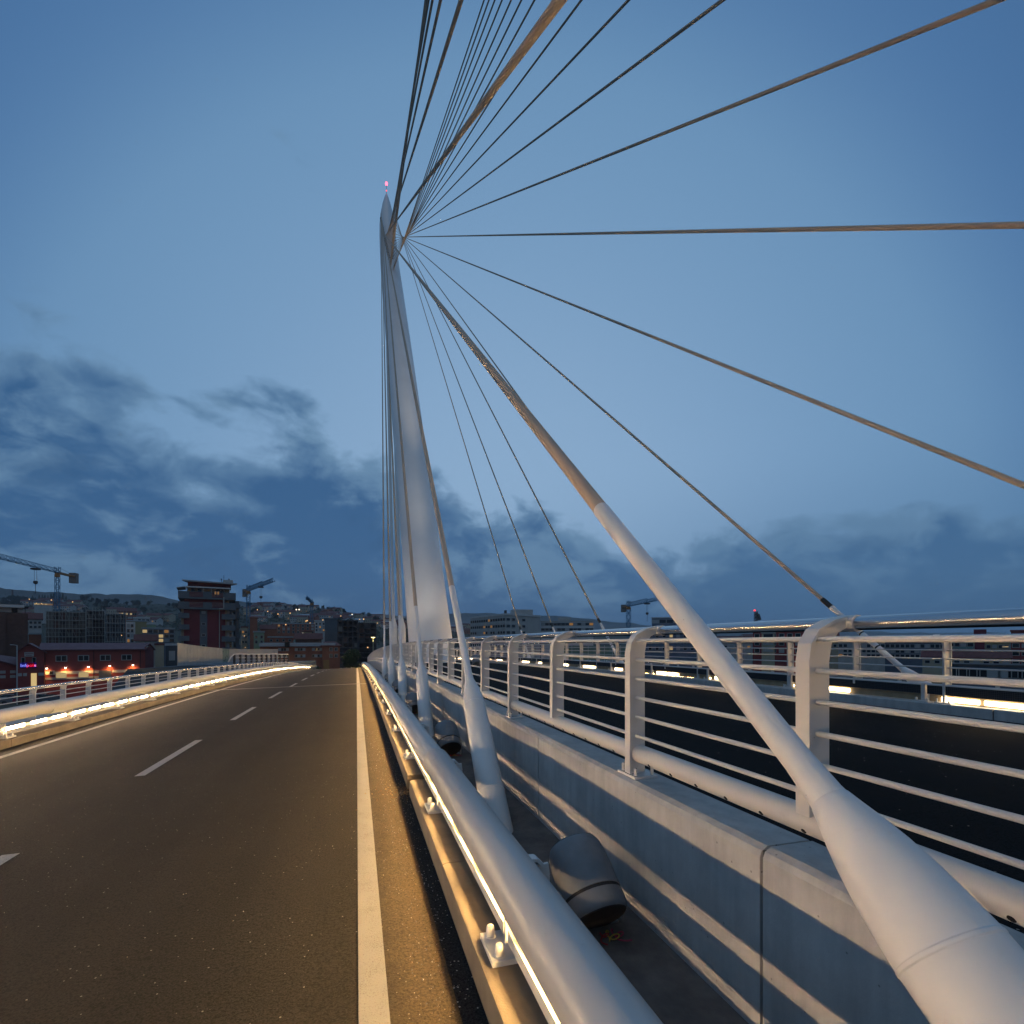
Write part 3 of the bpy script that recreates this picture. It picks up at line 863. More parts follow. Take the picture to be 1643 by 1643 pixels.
class Front:
    """a building front at depth D, turned to face the bridge: positions on it from pixels of the photograph"""
    def __init__(s, D, uc=None):
        s.D = D; s.uc = U0 if uc is None else uc; x = (s.uc - U0) / F
        s.c = at(s.uc, V0, D); s.ad = (AX * x + AD).normalized(); s.ax = Vector((s.ad.y, -s.ad.x, 0)); s.yaw = math.atan2(s.ax.y, s.ax.x); s.xc = x
    def p(s, u, v, back=0.0):
        d = s.D * (1 + s.xc ** 2) / (1 + s.xc * (u - U0) / F)      # where the column's ray meets the front
        q = at(u, V0, d) + s.ad * back; q.z = H - (v - V0) / F * s.D; return q
    def gv(s): return V0 + (H - GZ) / s.D * F          # pixel row of the ground at this depth
    def box(s, m, u0, u1, v0, v1, b0, b1, mi=0):
        """block whose front (at back offset b0) spans the pixels given, reaching to back offset b1"""
        a, b, c, d = s.p(u0, v1, b0), s.p(u1, v1, b0), s.p(u1, v0, b0), s.p(u0, v0, b0)
        k = s.ad * (b1 - b0)
        m.hexa([a, b, b + k, a + k, d, c, c + k, d + k], mi); return m

_WM = {}
def window_mesh(w, h, kind):
    key = (round(w, 2), round(h, 2), kind)
    if key not in _WM:
        q = MB(); t = min(.12, w * .1)
        q.box(-w / 2, w / 2, -.07, .05, -h / 2, -h / 2 + t, 0); q.box(-w / 2, w / 2, -.07, .05, h / 2 - t, h / 2, 0)
        q.box(-w / 2, -w / 2 + t, -.07, .05, -h / 2 + t, h / 2 - t, 0); q.box(w / 2 - t, w / 2, -.07, .05, -h / 2 + t, h / 2 - t, 0)
        q.box(-w / 2 + t, w / 2 - t, -.03, .04, -h / 2 + t, h / 2 - t, 1)
        if kind == 'split':
            q.box(-t / 2, t / 2, -.06, -.031, -h / 2 + t, h / 2 - t, 0)
        g = {'lit': M_litw, 'dim': M_litdim, 'blind': M_frame}.get(kind, M_glass)
        fr_ = M_black if kind == 'hole' else M_frame
        _WM[key] = q.mesh('window', [fr_, M_black if kind == 'hole' else g], False)
    return _WM[key]

def windows(fr_, root, us, vs, w, h, rr=None, lit=0.0, kind='plain', back=-.05):
    """one window object per opening; us, vs pixel centres, w, h metres"""
    for v in vs:
        for u in us:
            k = kind
            if rr:
                r = rr.random()
                if r < lit: k = 'dim' if rr.random() < .5 else 'lit'
                elif r < lit + .22: k = 'blind'
            inst('window', window_mesh(w, h, k), root, fr_.p(u, v, back), (0, 0, fr_.yaw))

def building(D, u, label, cat='building', group=None, name='apartment_building'):
    f = Front(D, u); c = f.p(u, V0); c.z = GZ
    return f, empty(name, c, label, cat, group)

def px(D, metres): return metres * F / D
def rng(a, b, n): return [a + (b - a) * (i + .5) / n for i in range(n)]

M_brown = material('brown_brick', (.105, .052, .040), .85, var=.2, vscale=1.5)
M_red = material('red_render', (.230, .040, .034), .8, var=.12, vscale=.6)
M_crimson = material('crimson_cladding', (.135, .010, .022), .7, var=.1, vscale=.5)
M_greyp = material('grey_parapet', (.080, .105, .125), .7, var=.12, vscale=.6)
M_cream = material('cream_render', (.36, .31, .22), .85, var=.15, vscale=.4)
M_pale = material('pale_render', (.40, .39, .37), .85, var=.15, vscale=.4)
M_whiteb = material('white_render', (.52, .52, .51), .8, var=.1, vscale=.4)
M_green = material('green_render', (.22, .30, .20), .85, var=.1, vscale=.4)
M_teal = material('teal_render', (.16, .27, .25), .85, var=.1, vscale=.4)
M_yellow = material('ochre_render', (.27, .22, .11), .85, var=.1, vscale=.4)
M_blue = material('slate_blue_render', (.11, .14, .19), .85, var=.15, vscale=.4)
M_orange = material('terracotta_render', (.26, .085, .045), .85, var=.15, vscale=.5)
M_tile = material('red_roof_tiles', (.125, .036, .030), .85, var=.3, vscale=1.2)
M_roofm = material('maroon_roof_sheet', (.110, .030, .042), .6, var=.12, vscale=.8)
M_zinc = material('zinc_roof', (.30, .34, .37), .5, var=.12, vscale=.6)
M_rawc = material('raw_concrete_frame', (.15, .135, .115), .9, var=.3, vscale=.8)
M_rawd = material('raw_dark_frame', (.070, .062, .062), .9, var=.3, vscale=.8)
M_scaf = material('scaffold_tube', (.28, .29, .28), .6)
M_crane = material('crane_blue', (.030, .140, .250), .5)
M_craneo = material('crane_ochre', (.34, .14, .03), .6)
M_ballast = material('crane_ballast', (.20, .17, .15), .85)
rB = random.Random(21)

def gable(m, fr_, u0, u1, ve, vr, b0, b1, mi=0, over=.0, t=.18):
    """roof with its ridge running parallel to the front: two sloping sheets with thickness"""
    bm_ = (b0 + b1) / 2
    e0, e1 = fr_.p(u0, ve, b0 - over), fr_.p(u1, ve, b0 - over)
    r0, r1 = fr_.p(u0, vr, bm_), fr_.p(u1, vr, bm_)
    k0, k1 = fr_.p(u0, ve, b1 + over), fr_.p(u1, ve, b1 + over)
    for a, b, c, d in ((e0, e1, r1, r0), (k1, k0, r0, r1)):
        up = Vector((0, 0, t)); m.hexa([a, b, c, d, a + up, b + up, c + up, d + up], mi)
    return m

# ------------------------------------------------------------------ brown brick block at the left edge
f, rt = building(128, 10, 'brown brick apartment block with white flat roof at the left edge of the view')
q = MB(); f.box(q, -60, 8.2, 982, f.gv(), -.5, 8); q.build('bay', M_brown, rt, False)
q = MB(); f.box(q, 7.6, 45, 983, f.gv(), .8, 15); q.build('wall', M_brown, rt, False)
q = MB(); f.box(q, -60, 36, 974.2, 982, 2.2, 12); q.build('penthouse', M_pale, rt, False)
q = MB(); f.box(q, -60, 39, 969.5, 974, .6, 13); q.build('roof_slab', M_whiteb, rt, False)
q = MB(); f.box(q, 40, 41.2, 974, 983, 1.2, 1.4); f.box(q, 36, 46, 972.5, 974, 1.0, 5, 0); q.build('canopy', M_black, rt, False)
windows(f, rt, [3.2], [993, 1010, 1026.5, 1043], .95, 1.15, rB, 0, back=-.06)
windows(f, rt, [21, 26], [978.3], .55, 1.05, kind='hole', back=2.15)

# ------------------------------------------------------------------ long red shop building with lit wall lamps
f, rt = building(104, 130, 'long red commercial building with maroon roof, wall lamps and a neon sign', name='shop_building')
D = 104; gvv = f.gv()
q = MB(); f.box(q, 72, 233, 1043.5, gvv, 0, 12); q.build('wall', M_red, rt, False)
q = MB(); gable(q, f, 62, 236, 1043.3, 1033, 0, 12, over=.5); q.build('roof', M_roofm, rt, False)
# front gabled wing
q = MB(); k = f.ad * 11
a0, a1, a2, a3, ap = f.p(29, gvv, -1.2), f.p(71.5, gvv, -1.2), f.p(71.5, 1043.5, -1.2), f.p(29, 1043.5, -1.2), f.p(47, 1033.8, -1.2)
q.face([a0, a1, a2, ap, a3]); q.face([a1, a1 + k, a2 + k, a2]); q.face([a0 + k, a0, a3, a3 + k]); q.build('gable_wing', M_red, rt, False)
q = MB()
for e, sgn in ((f.p(26.5, 1045, -1.7), 1), (f.p(75.5, 1047.3, -1.7), -1)):
    r_ = f.p(47, 1032.8, -1.7); up = Vector((0, 0, .16)); kk = f.ad * 8
    q.hexa([e, r_, r_ + kk, e + kk, e + up, r_ + up, r_ + kk + up, e + kk + up])
q.build('wing_roof', M_roofm, rt, False)
# right-hand end wing with its own little gable
q = MB(); b0, b1, b2 = f.p(233.2, gvv, .5), f.p(247, gvv, .5), f.p(247, 1044, .5); b3 = f.p(233.2, 1044, .5); b4 = f.p(241, 1034.5, .5); k = f.ad * 9
q.face([b0, b1, b2, b4, b3]); q.face([b1, b1 + k, b2 + k, b2]); q.build('end_wing', M_roofm, rt, False)
q = MB()
for e in (f.p(229, 1044, .2), f.p(250, 1044.5, .2)):
    r_ = f.p(241, 1033.2, .2); up = Vector((0, 0, .15)); kk = f.ad * 9; q.hexa([e, r_, r_ + kk, e + kk, e + up, r_ + up, r_ + kk + up, e + kk + up])
q.build('end_roof', M_roofm, rt, False)
q = MB()
for u in (72.3, 150.5, 225): f.box(q, u - .5, u + .5, 1044.5, gvv, -.12, -.003)
q.build('downpipe', M_black, rt, False)
q = MB()
for v0, v1, uu in ((1076.5, 1081, (72.6, 159)), (1085.5, 1089, (72.6, 159)), (1076.5, 1081, (180, 232))): f.box(q, uu[0], uu[1], v0, v1, -.05, -.002)
q.build('white_band', M_pale, rt, False)
windows(f, rt, [98.5, 134, 169, 203], [1056], 1.75, 1.2, None, 0, 'split')
for u in (98, 134): inst('lit_window', window_mesh(1.7, 1.25, 'lit'), rt, f.p(u, 1082.5, -.06), (0, 0, f.yaw))
q = MB(); f.box(q, 158.5, 178.5, 1077, 1092, -.1, -.02)
for i in range(9): f.box(q, 158.5, 178.5, 1077.6 + i * 1.5, 1078.3 + i * 1.5, -.13, -.101)
q.build('shutter', material('grey_shutter', (.10, .11, .12), .6), rt, False)
q = MB(); f.box(q, 79, 88, 1075, 1081, -.45, -.01); q.build('air_conditioner', M_pale, rt, False)
q = MB(); f.box(q, 80, 85, 1075.8, 1080.2, -.47, -.452); q.build('fan_grille', M_black, rt, False)
windows(f, rt, [38, 55.5], [1057.5], .55, 1.05, None, 0, back=-1.26)
q = MB(); f.box(q, 50.5, 59.5, 1077.5, 1097, -1.28, -1.21); q.build('lit_doorway', glow('lit_doorway_glow', (1.0, .72, .32), .62), rt, False)
q = MB()
for u in (30, 38, 62): f.box(q, u, u + (6 if u < 60 else 9), 1077, 1081.5, -1.26, -1.203)
q.build('pale_panel', M_pale, rt, False)
# notice board with two rows of print
q = MB(); f.box(q, 40, 55, 1045.5, 1052, -1.33, -1.21); bd = q.build('notice_board', M_pale, rt, False)
q = MB(); rw = random.Random(8)
for v in (1047, 1049.6):
    u = 41.2 if v < 1048 else 42.6; e = 54 if v < 1048 else 52.4
    while u < e: w = rw.uniform(.35, .9); f.box(q, u, min(u + w, e), v, v + 1.2, -1.345, -1.331); u += w + .3
q.build('print', material('sign_print', (.22, .03, .05), .8), bd, False)
def text(name, body, loc, size, mat, parent, rotz=None, ext=.03):
    cu = bpy.data.curves.new(name, 'FONT'); cu.body = body; cu.size = size; cu.extrude = ext; cu.align_x = 'LEFT'; cu.resolution_u = 3; cu.offset = .012
    cu.materials.append(mat); o = bpy.data.objects.new(name, cu); C.objects.link(o); o.parent = parent
    o.location = Vector(loc) - parent_loc(parent); o.rotation_euler = (R(90), 0, f.yaw)
    me = bpy.data.meshes.new_from_object(o.evaluated_get(bpy.context.evaluated_depsgraph_get())); r_ = bpy.data.objects.new(name, me); C.objects.link(r_); r_.parent = parent; r_.location = o.location; r_.rotation_euler = o.rotation_euler
    bpy.data.objects.remove(o); return r_
sg = empty('neon_sign', f.p(46, 1065, -1.35), 'glowing blue and red neon lettering on the red gable', 'sign')
q = MB(); f.box(q, 33, 59, 1061.2, 1069, -1.34, -1.22); q.build('backing', glow('neon_backing', (.02, .02, .80), .10), sg, False)
text('lettering', 'Info', f.p(33.6, 1067.4, -1.42), .78, glow('neon_blue', (.22, .25, 1.0), 1.1), sg)
text('lettering', 'poin', f.p(43.4, 1067.4, -1.42), .78, glow('neon_red', (1.0, .015, .07), 1.0), sg)
text('lettering', 't', f.p(55.8, 1067.4, -1.42), .78, glow('neon_violet', (.50, .34, 1.0), 1.3), sg)
q = MB(); f.box(q, 44.4, 55.6, 1061.6, 1068.6, -1.36, -1.3401); q.build('red_backing', glow('neon_red_backing', (.75, .005, .04), .08), sg, False)
for i, (u, v) in enumerate(((75, 1071), (105, 1070.6), (142, 1070), (176, 1069.5), (213, 1069))):
    wl = empty('wall_lamp', f.p(u, v, -.5), 'bright lamp on the red facade, %s from the left of five' % ('first', 'second', 'third', 'fourth', 'fifth')[i], 'lamp', 'wall lamps on the red building')
    q = MB(); q.bar(f.p(u, v - .4, -.002), f.p(u, v - .4, -.5), .05); f.box(q, u - .9, u + .9, v - .9, v - .35, -.65, -.35); q.build('arm', M_galv, wl, False)
    q = MB(); c = f.p(u, v, -.5); q.lathe(c + Vector((0, 0, .10)), (0, 0, -1), [(0, .10), (.06, .15), (.16, .15), (.2, .05)], 10); q.build('bulb', glow('wall_lamp_glow', (1.0, .80, .55), 14.0), wl)
    spot('wall_lamp_beam', c + Vector((0, 0, -.15)) - f.ad * .05, c + Vector((0, 0, -4)) + f.ad * 1.6, 420, 155, (1.0, .50, .13), .25, 1.0)
# lower red shed left of it
f, rt = building(99, 10, 'low red shed with sloping maroon roof below the brown block', name='shed')
q = MB(); a = [f.p(-40, f.gv()), f.p(27.5, f.gv()), f.p(27.5, 1070), f.p(-40, 1050)]; k = f.ad * 6
q.hexa([a[0], a[1], a[1] + k, a[0] + k, a[3], a[2], a[2] + k, a[3] + k]); q.build('wall', M_red, rt, False)
q = MB(); up = Vector((0, 0, .2)); b_, c_ = f.p(-40, 1049.5, -.4), f.p(29, 1070, -.4); d_, e_ = f.p(29, 1058, 7), f.p(-40, 1048, 7)
q.hexa([b_, c_, d_, e_, b_ + up, c_ + up, d_ + up, e_ + up]); q.build('roof', M_roofm, rt, False)
q = MB()
for u in (0, 16): f.box(q, u, u + 9, 1076, 1080.5, -.05, -.003); f.box(q, u, u + 9, 1083.5, 1088, -.05, -.003)
q.build('pale_panel', M_pale, rt, False)

# ------------------------------------------------------------------ unfinished buildings behind, wrapped in scaffolding
def frame_building(D, u0, u1, v0, floors, bays, dep, label, mc, ms=None, infill=.5, seed=1, setback=None):
    f, rt = building(D, (u0 + u1) / 2, label, name='unfinished_building')
    rr = random.Random(seed); gvv = f.gv()
    fh = (gvv - v0) / floors; t = px(D, .35)
    for k in range(floors + 1):
        v = v0 + fh * k
        if v > gvv - 1: break
        a, b = (u0, u1) if not setback or k >= 2 else (u0 + (u1 - u0) * setback[0], u0 + (u1 - u0) * setback[1])
        q = MB(); f.box(q, a, b, v, v + t, 0, dep); q.build('floor_slab', mc, rt, False)
    q = MB()
    for i in range(bays + 1):
        u = u0 + (u1 - u0 - px(D, .4)) * i / bays
        for d in (.05, dep - .5): f.box(q, u, u + px(D, .4), v0 + t, gvv, d, d + .4)
    o = q.build('columns', mc, rt, False); tag(o, kind='stuff')
    pan = 0
    for k in range(floors):
        for i in range(bays):
            if rr.random() < infill and pan < 90:
                a = u0 + (u1 - u0) * i / bays + px(D, .4); b = u0 + (u1 - u0) * (i + 1) / bays
                va = v0 + fh * k + t; vb = v0 + fh * (k + 1)
                if rr.random() < .5: va += fh * .45
                q = MB(); f.box(q, a, b, va, min(vb, gvv), .12, .35); q.build('infill_panel', rr.choice([mc, M_rawc, M_brown]), rt, False); pan += 1
    q = MB(); f.box(q, u0, u1, v0 + t, gvv, dep * .6, dep * .6 + .2); q.build('core_wall', M_rawd, rt, False)
    if ms:
        q = MB(); n = bays * 2
        for i in range(n + 1):
            u = u0 - px(D, .3) + (u1 - u0 + px(D, .6)) * i / n; q.bar(f.p(u, v0 - px(D, 1), -1.1), f.p(u, gvv, -1.1), .075)
        for k in range(floors * 2):
            v = v0 + fh * k / 2; q.bar(f.p(u0 - 1, v, -1.1), f.p(u1 + 1, v, -1.1), .06 if k % 2 else .16)
        for i in range(0, n, 2):
            for k in range(0, floors, 2):
                ua, ub = u0 + (u1 - u0) * i / n, u0 + (u1 - u0) * (i + 1) / n; q.bar(f.p(ua, v0 + fh * k, -1.12), f.p(ub, v0 + fh * (k + 1), -1.12), .06)
        o = q.build('scaffolding', ms, rt, False)
        tag(o, kind='stuff')
    return f, rt
frame_building(160, 74, 137, 982, 8, 6, 12, 'tan unfinished block with scaffolding behind the blue crane mast, left part', M_rawc, M_scaf, .75, 3)
frame_building(163, 139, 168, 980, 8, 3, 12, 'dark unfinished block with scaffolding, middle of the building site', M_rawd, M_scaf, .6, 4)
frame_building(158, 169, 201, 985, 7, 4, 12, 'blue grey unfinished block wrapped in scaffolding, right end of the building site', M_greyp, M_scaf, .6, 5)
f, rt = building(150, 209, 'narrow white unfinished house with scaffolding beside the building site')
q = MB(); f.box(q, 202, 217, 998, f.gv(), 0, 8); q.build('wall', M_whiteb, rt, False); windows(f, rt, [206, 212], [1004, 1012, 1020, 1028], .7, 1.0, rB, .1)
frame_building(175, 541, 575, 995, 10, 4, 16, 'dark unfinished concrete tower behind the round tree, taller left half', M_rawd, None, .25, 6)
frame_building(185, 575, 604, 999, 10, 3, 16, 'dark unfinished concrete tower behind the street lamp, lower right half', M_rawd, None, .2, 7)

# ------------------------------------------------------------------ crimson apartment tower
D = 146; f, rt = building(D, 328, 'tall crimson apartment tower with grey balconies and zinc roof', name='apartment_tower')
gvv = f.gv()
q = MB(); f.box(q, 295, 361.5, 950, gvv, 0, 15); q.build('crimson_wall', M_crimson, rt, False)
q = MB(); f.box(q, 320.5, 332.5, 979.5, gvv, -.06, -.002); q.build('grey_strip', M_greyp, rt, False)
q = MB(); f.box(q, 290.5, 295, 976, gvv, .6, 15); f.box(q, 361.5, 372, 976, gvv, .8, 15); q.build('cream_wall', M_cream, rt, False)
q = MB(); f.box(q, 296, 368, 961, 968, 1.6, 14); f.box(q, 300, 368, 943, 952, 1.6, 14); q.build('recessed_wall', M_cream, rt, False)
q = MB(); f.box(q, 301, 371, 933.5, 943, 1.2, 14.5); q.build('attic_wall', M_crimson, rt, False)
for v in (953.5, 970):                                       # wrap-round terraces with solid and barred stretches
    q = MB(); f.box(q, 286, 378, v + 5.2, v + 8.2, -1.6, 16)
    for a, b in ((286, 304), (326, 340), (358, 378)): f.box(q, a, b, v - 3.2, v + 5.2, -1.6, -1.35)
    f.box(q, 286, 287, v - 3.2, v + 5.2, -1.349, 12); f.box(q, 377, 378, v - 3.2, v + 5.2, -1.349, 14)
    q.build('terrace', M_greyp, rt, False)
    q = MB()
    for a, b in ((304, 326), (340, 358)):
        for z in (-2.6, -.6, 1.4, 3.4): f.box(q, a, b, v + z, v + z + .35, -1.55, -1.5)
    q.build('terrace_bars', M_scaf, rt, False)
for i, v in enumerate((986.5, 1004.5, 1022.5, 1040.5)):
    q = MB(); f.box(q, 286.5, 304, v - 2, v + 6, -1.3, -1.1); f.box(q, 286.5, 304, v + 5, v + 6, -1.099, 2); f.box(q, 286.5, 287.4, v - 2, v + 4.9, -1.099, 3); q.build('balcony', M_greyp, rt, False)
    q = MB(); f.box(q, 355.5, 377.5, v - 1.5, v + 7, -1.3, -1.1); f.box(q, 355.5, 377.5, v + 6, v + 7, -1.099, 2); f.box(q, 376.6, 377.5, v - 1.5, v + 5.9, -1.099, 14); q.build('balcony', M_greyp, rt, False)
    inst('balcony_door', window_mesh(.62, 1.6, 'blind'), rt, f.p(366, v - 4, .74), (0, 0, f.yaw))
    inst('balcony_door', window_mesh(.9, 1.8, 'plain'), rt, f.p(370, v - 3.5, .74), (0, 0, f.yaw))
for v, kd in ((982.5, 'blind'), (1001, 'plain'), (1019, 'plain'), (1036, 'plain')): inst('window', window_mesh(1.0, .75, kd), rt, f.p(326.5, v, -.1), (0, 0, f.yaw))
windows(f, rt, [309, 320, 350, 357], [947.5], 1.1, 1.3, None, 0, back=1.55)
for u in (345.5, 350): inst('lit_window', window_mesh(.5, .9, 'dim'), rt, f.p(u, 951.5, -1.40), (0, 0, f.yaw))
q = MB(); f.box(q, 298, 369.5, 942.3, 944.2, -1.8, 2)
for u in (299, 326, 339, 368): f.box(q, u - .4, u + .4, 944.2, 951, -1.7, -1.55)
q.build('pergola', M_whiteb, rt, False)
q = MB(); a = [f.p(292.5, 934.5, -2), f.p(380, 936.5, -2), f.p(374, 929.5, 16), f.p(299, 928, 16)]; up = Vector((0, 0, .35)); q.hexa([*a, *[p + up for p in a]])
a = [f.p(283.5, 945.6, -1), f.p(297, 943.6, -1), f.p(297, 943.6, 8), f.p(283.5, 945.6, 8)]; q.hexa([*a, *[p + up * .6 for p in a]]); q.build('roof', M_zinc, rt, False)
q = MB(); f.box(q, 359, 375, 926.2, 931.5, 4, 9); q.build('roof_hut', M_pale, rt, False)
q = MB()
for u, v in ((356, 925), (368.5, 924.5)): q.bar(f.p(u, 930, 5), f.p(u, v, 5), .12); f.box(q, u - .9, u + .9, v - 1, v + 1, 4.7, 5.3)
q.bar(f.p(360, 930, 5), f.p(360, 918, 5), .07); q.bar(f.p(358.6, 920, 5), f.p(362.5, 918.8, 5), .05); q.bar(f.p(359, 922, 5), f.p(361.4, 921.3, 5), .05); q.build('chimneys_and_aerial', M_rawd, rt, False)
q = MB(); f.box(q, 358, 359.6, 957.5, 976, -1.75, -1.61); f.box(q, 351.5, 358.0, 976, 977.4, -1.75, -1.61); f.box(q, 351.4, 352.8, 977.4, gvv, -.25, -.1); q.build('downpipe', M_scaf, rt, False)
q = MB(); f.box(q, 378.5, 385, 961, gvv, 4, 16)
q.build('side_wall', M_greyp, rt, False)
q = MB()
for i in range(6): f.box(q, 379, 386.5, 967 + i * 17, 973.5 + i * 17, 2.6, 13)
q.build('side_balconies', M_greyp, rt, False)

# ------------------------------------------------------------------ assorted town buildings
def block(D, u0, u1, v0, dep, label, wall, roof=None, cols=4, rows=(), w=1.0, h=1.2, lit=.08, rt_type='flat', side=None, name='apartment_building', eave=0.0):
    f, rt = building(D, (u0 + u1) / 2, label, name=name)
    q = MB(); f.box(q, u0, u1, v0, f.gv(), 0, dep); q.build('wall', wall, rt, False)
    if rt_type == 'gable':
        q = MB(); gable(q, f, u0 - px(D, .5), u1 + px(D, .5), v0 - px(D, .02), v0 - px(D, dep * .22), 0, dep, over=.5); q.build('roof', roof or M_tile, rt, False)
    else:
        q = MB(); f.box(q, u0 - px(D, .25), u1 + px(D, .25), v0 - px(D, .45), v0 - px(D, .01), -.25, dep + .25); q.build('roof', roof or M_zinc, rt, False)
    if rows: windows(f, rt, rng(u0, u1, cols), rows, w, h, rB, lit)
    return f, rt
block(215, 203, 236, 997, 14, 'ochre town block with flat roof right of the building site', M_yellow, M_zinc, 4, (), name='town_block')
block(205, 236, 250, 1002, 10, 'small green walled block beside the ochre one', M_green, M_whiteb, 2, ())
block(230, 214, 240, 992, 10, 'low pale rooftop building with white storeys behind the ochre block', M_pale, M_whiteb, 4, (995,), 1.2, 1.0, 0)
block(180, 228, 280, 1009, 14, 'grey school building with long flat zinc roof and lit windows', M_blue, M_zinc, 6, (1013, 1020.5, 1027.5), 1.5, 1.3, .18)
block(135, 249, 263, 1035, 8, 'beige house wall with dark red roof behind the red shops', M_cream, M_tile, 2, ())
block(140, 217, 251, 1029, 8, 'low house with long red tiled roof behind the shop building', M_pale, M_tile, 3, (), rt_type='gable')
block(118, 266, 286, 1036, 8, 'dark blue shed with a glazed door left of the noise screen', material('dark_blue_sheet', (.03, .045, .06), .6), None, 1, (1052,), 1.2, 2.2, 0, name='shed')
block(170, 46, 67, 994, 10, 'small house with white gable between brown block and building site', M_pale, M_tile, 3, (999, 1006), .8, .9, .1, 'gable', name='house')
block(165, 46, 66, 1018, 10, 'terracotta house low between brown block and building site', M_orange, M_zinc, 2, ())
# right of the tower
block(190, 387.5, 397, 1007, 10, 'slim cream house behind the middle crane mast', M_cream, M_tile, 2, (1014, 1022, 1030), .8, 1.0, .15)
block(230, 401, 413, 992, 10, 'narrow terracotta block right of the middle crane', M_orange, M_orange, 1, ())
block(185, 407, 424, 1014.5, 9, 'pale green house with brown shutters right of the middle crane', M_green, M_zinc, 2, (1022, 1030), .9, 1.2, 0)
block(265, 436, 513, 1001, 14, 'long brick apartment block with pale top floor on the slope', M_orange, M_zinc, 10, (1004, 1009, 1014), 1.2, 1.2, .10)
block(240, 418, 442, 1010, 10, 'house with orange tiled roof left of the long brick block', M_orange, M_tile, 3, (), rt_type='gable')
block(200, 430, 470, 1023, 10, 'terracotta house row with small lit window above the low brick hall', M_orange, M_zinc, 4, (1027.5,), .9, .9, .1)
block(185, 474, 516, 1026, 10, 'house with wide dark red roof above the low brick hall', M_brown, M_tile, 3, (), rt_type='gable')
f, rt = block(210, 486, 500, 1014, 8, 'pale house with a white lamp in front of the small crane', M_cream, M_tile, 2, (1019,), 1, 1, .5)
block(215, 505, 522, 997, 10, 'white stepped house left of the grey windowless slab', M_whiteb, M_whiteb, 3, (1001, 1006, 1011), .8, .9, .1)
block(200, 521, 541, 993.5, 12, 'grey windowless slab of a building beside the dark tower', M_greyp, M_greyp, 1, ())
q = MB(); f2 = Front(190); rtb = empty('turret', f2.p(476, 1030), 'small pale blue pyramid roof above the low brick hall', 'roof turret')
q.lathe(f2.p(476, 1030), (0, 0, 1), [(0, 1.4), (1.9, .05)], 4); q.build('roof', M_teal, rtb, False)
q = MB(); c = f2.p(476, 1030); q.box(c.x - .9, c.x + .9, c.y - .9, c.y + .9, GZ, c.z - .01); q.build('wall', M_pale, rtb, False)
# low brick hall at the end of the bridge
D = 128; f, rt = building(D, 480, 'low brown brick hall with grey roof slab at the end of the road', name='brick_hall')
gvv = f.gv()
q = MB(); f.box(q, 417, 516.5, 1037.2, gvv, 0, 12); q.build('wall', M_orange, rt, False)
q = MB(); f.box(q, 416, 538, 1031.6, 1037, -.9, 13); q.build('roof', M_zinc, rt, False)
q = MB(); f.box(q, 516.7, 545, 1037.2, gvv, -.8, 11); q.build('wing', M_orange, rt, False)
a = [f.p(514, 1037, -1.2), f.p(548, 1037, -1.2), f.p(540, 1030.5, 5), f.p(522, 1030.5, 5)]; up = Vector((0, 0, .2)); q = MB(); q.hexa([*a, *[p + up for p in a]]); q.build('wing_roof', M_tile, rt, False)
for u0 in (446.5, 473, 500.5):
    for v in (1042, 1052.5):
        for i in range(4): inst('window', window_mesh(.62, .75, ('blind', 'plain', 'plain', 'blind')[i] if v < 1050 else ('plain', 'blind')[i % 2]), rt, f.p(u0 + 2.2 + i * 4.2, v, -.05), (0, 0, f.yaw))
windows(f, rt, [531, 539], [1042, 1052.5], .8, .9, None, 0, 'split', back=-.86)
q = MB(); f.box(q, 518.5, 528, 1059.5, gvv, -.88, -.802); q.build('garage_door', material('ochre_door', (.30, .14, .04), .7), rt, False)
q = MB(); f.box(q, 457, 465, 1030, 1038.5, -1.5, -.91); q.build('roof_chimney', M_black, rt, False)

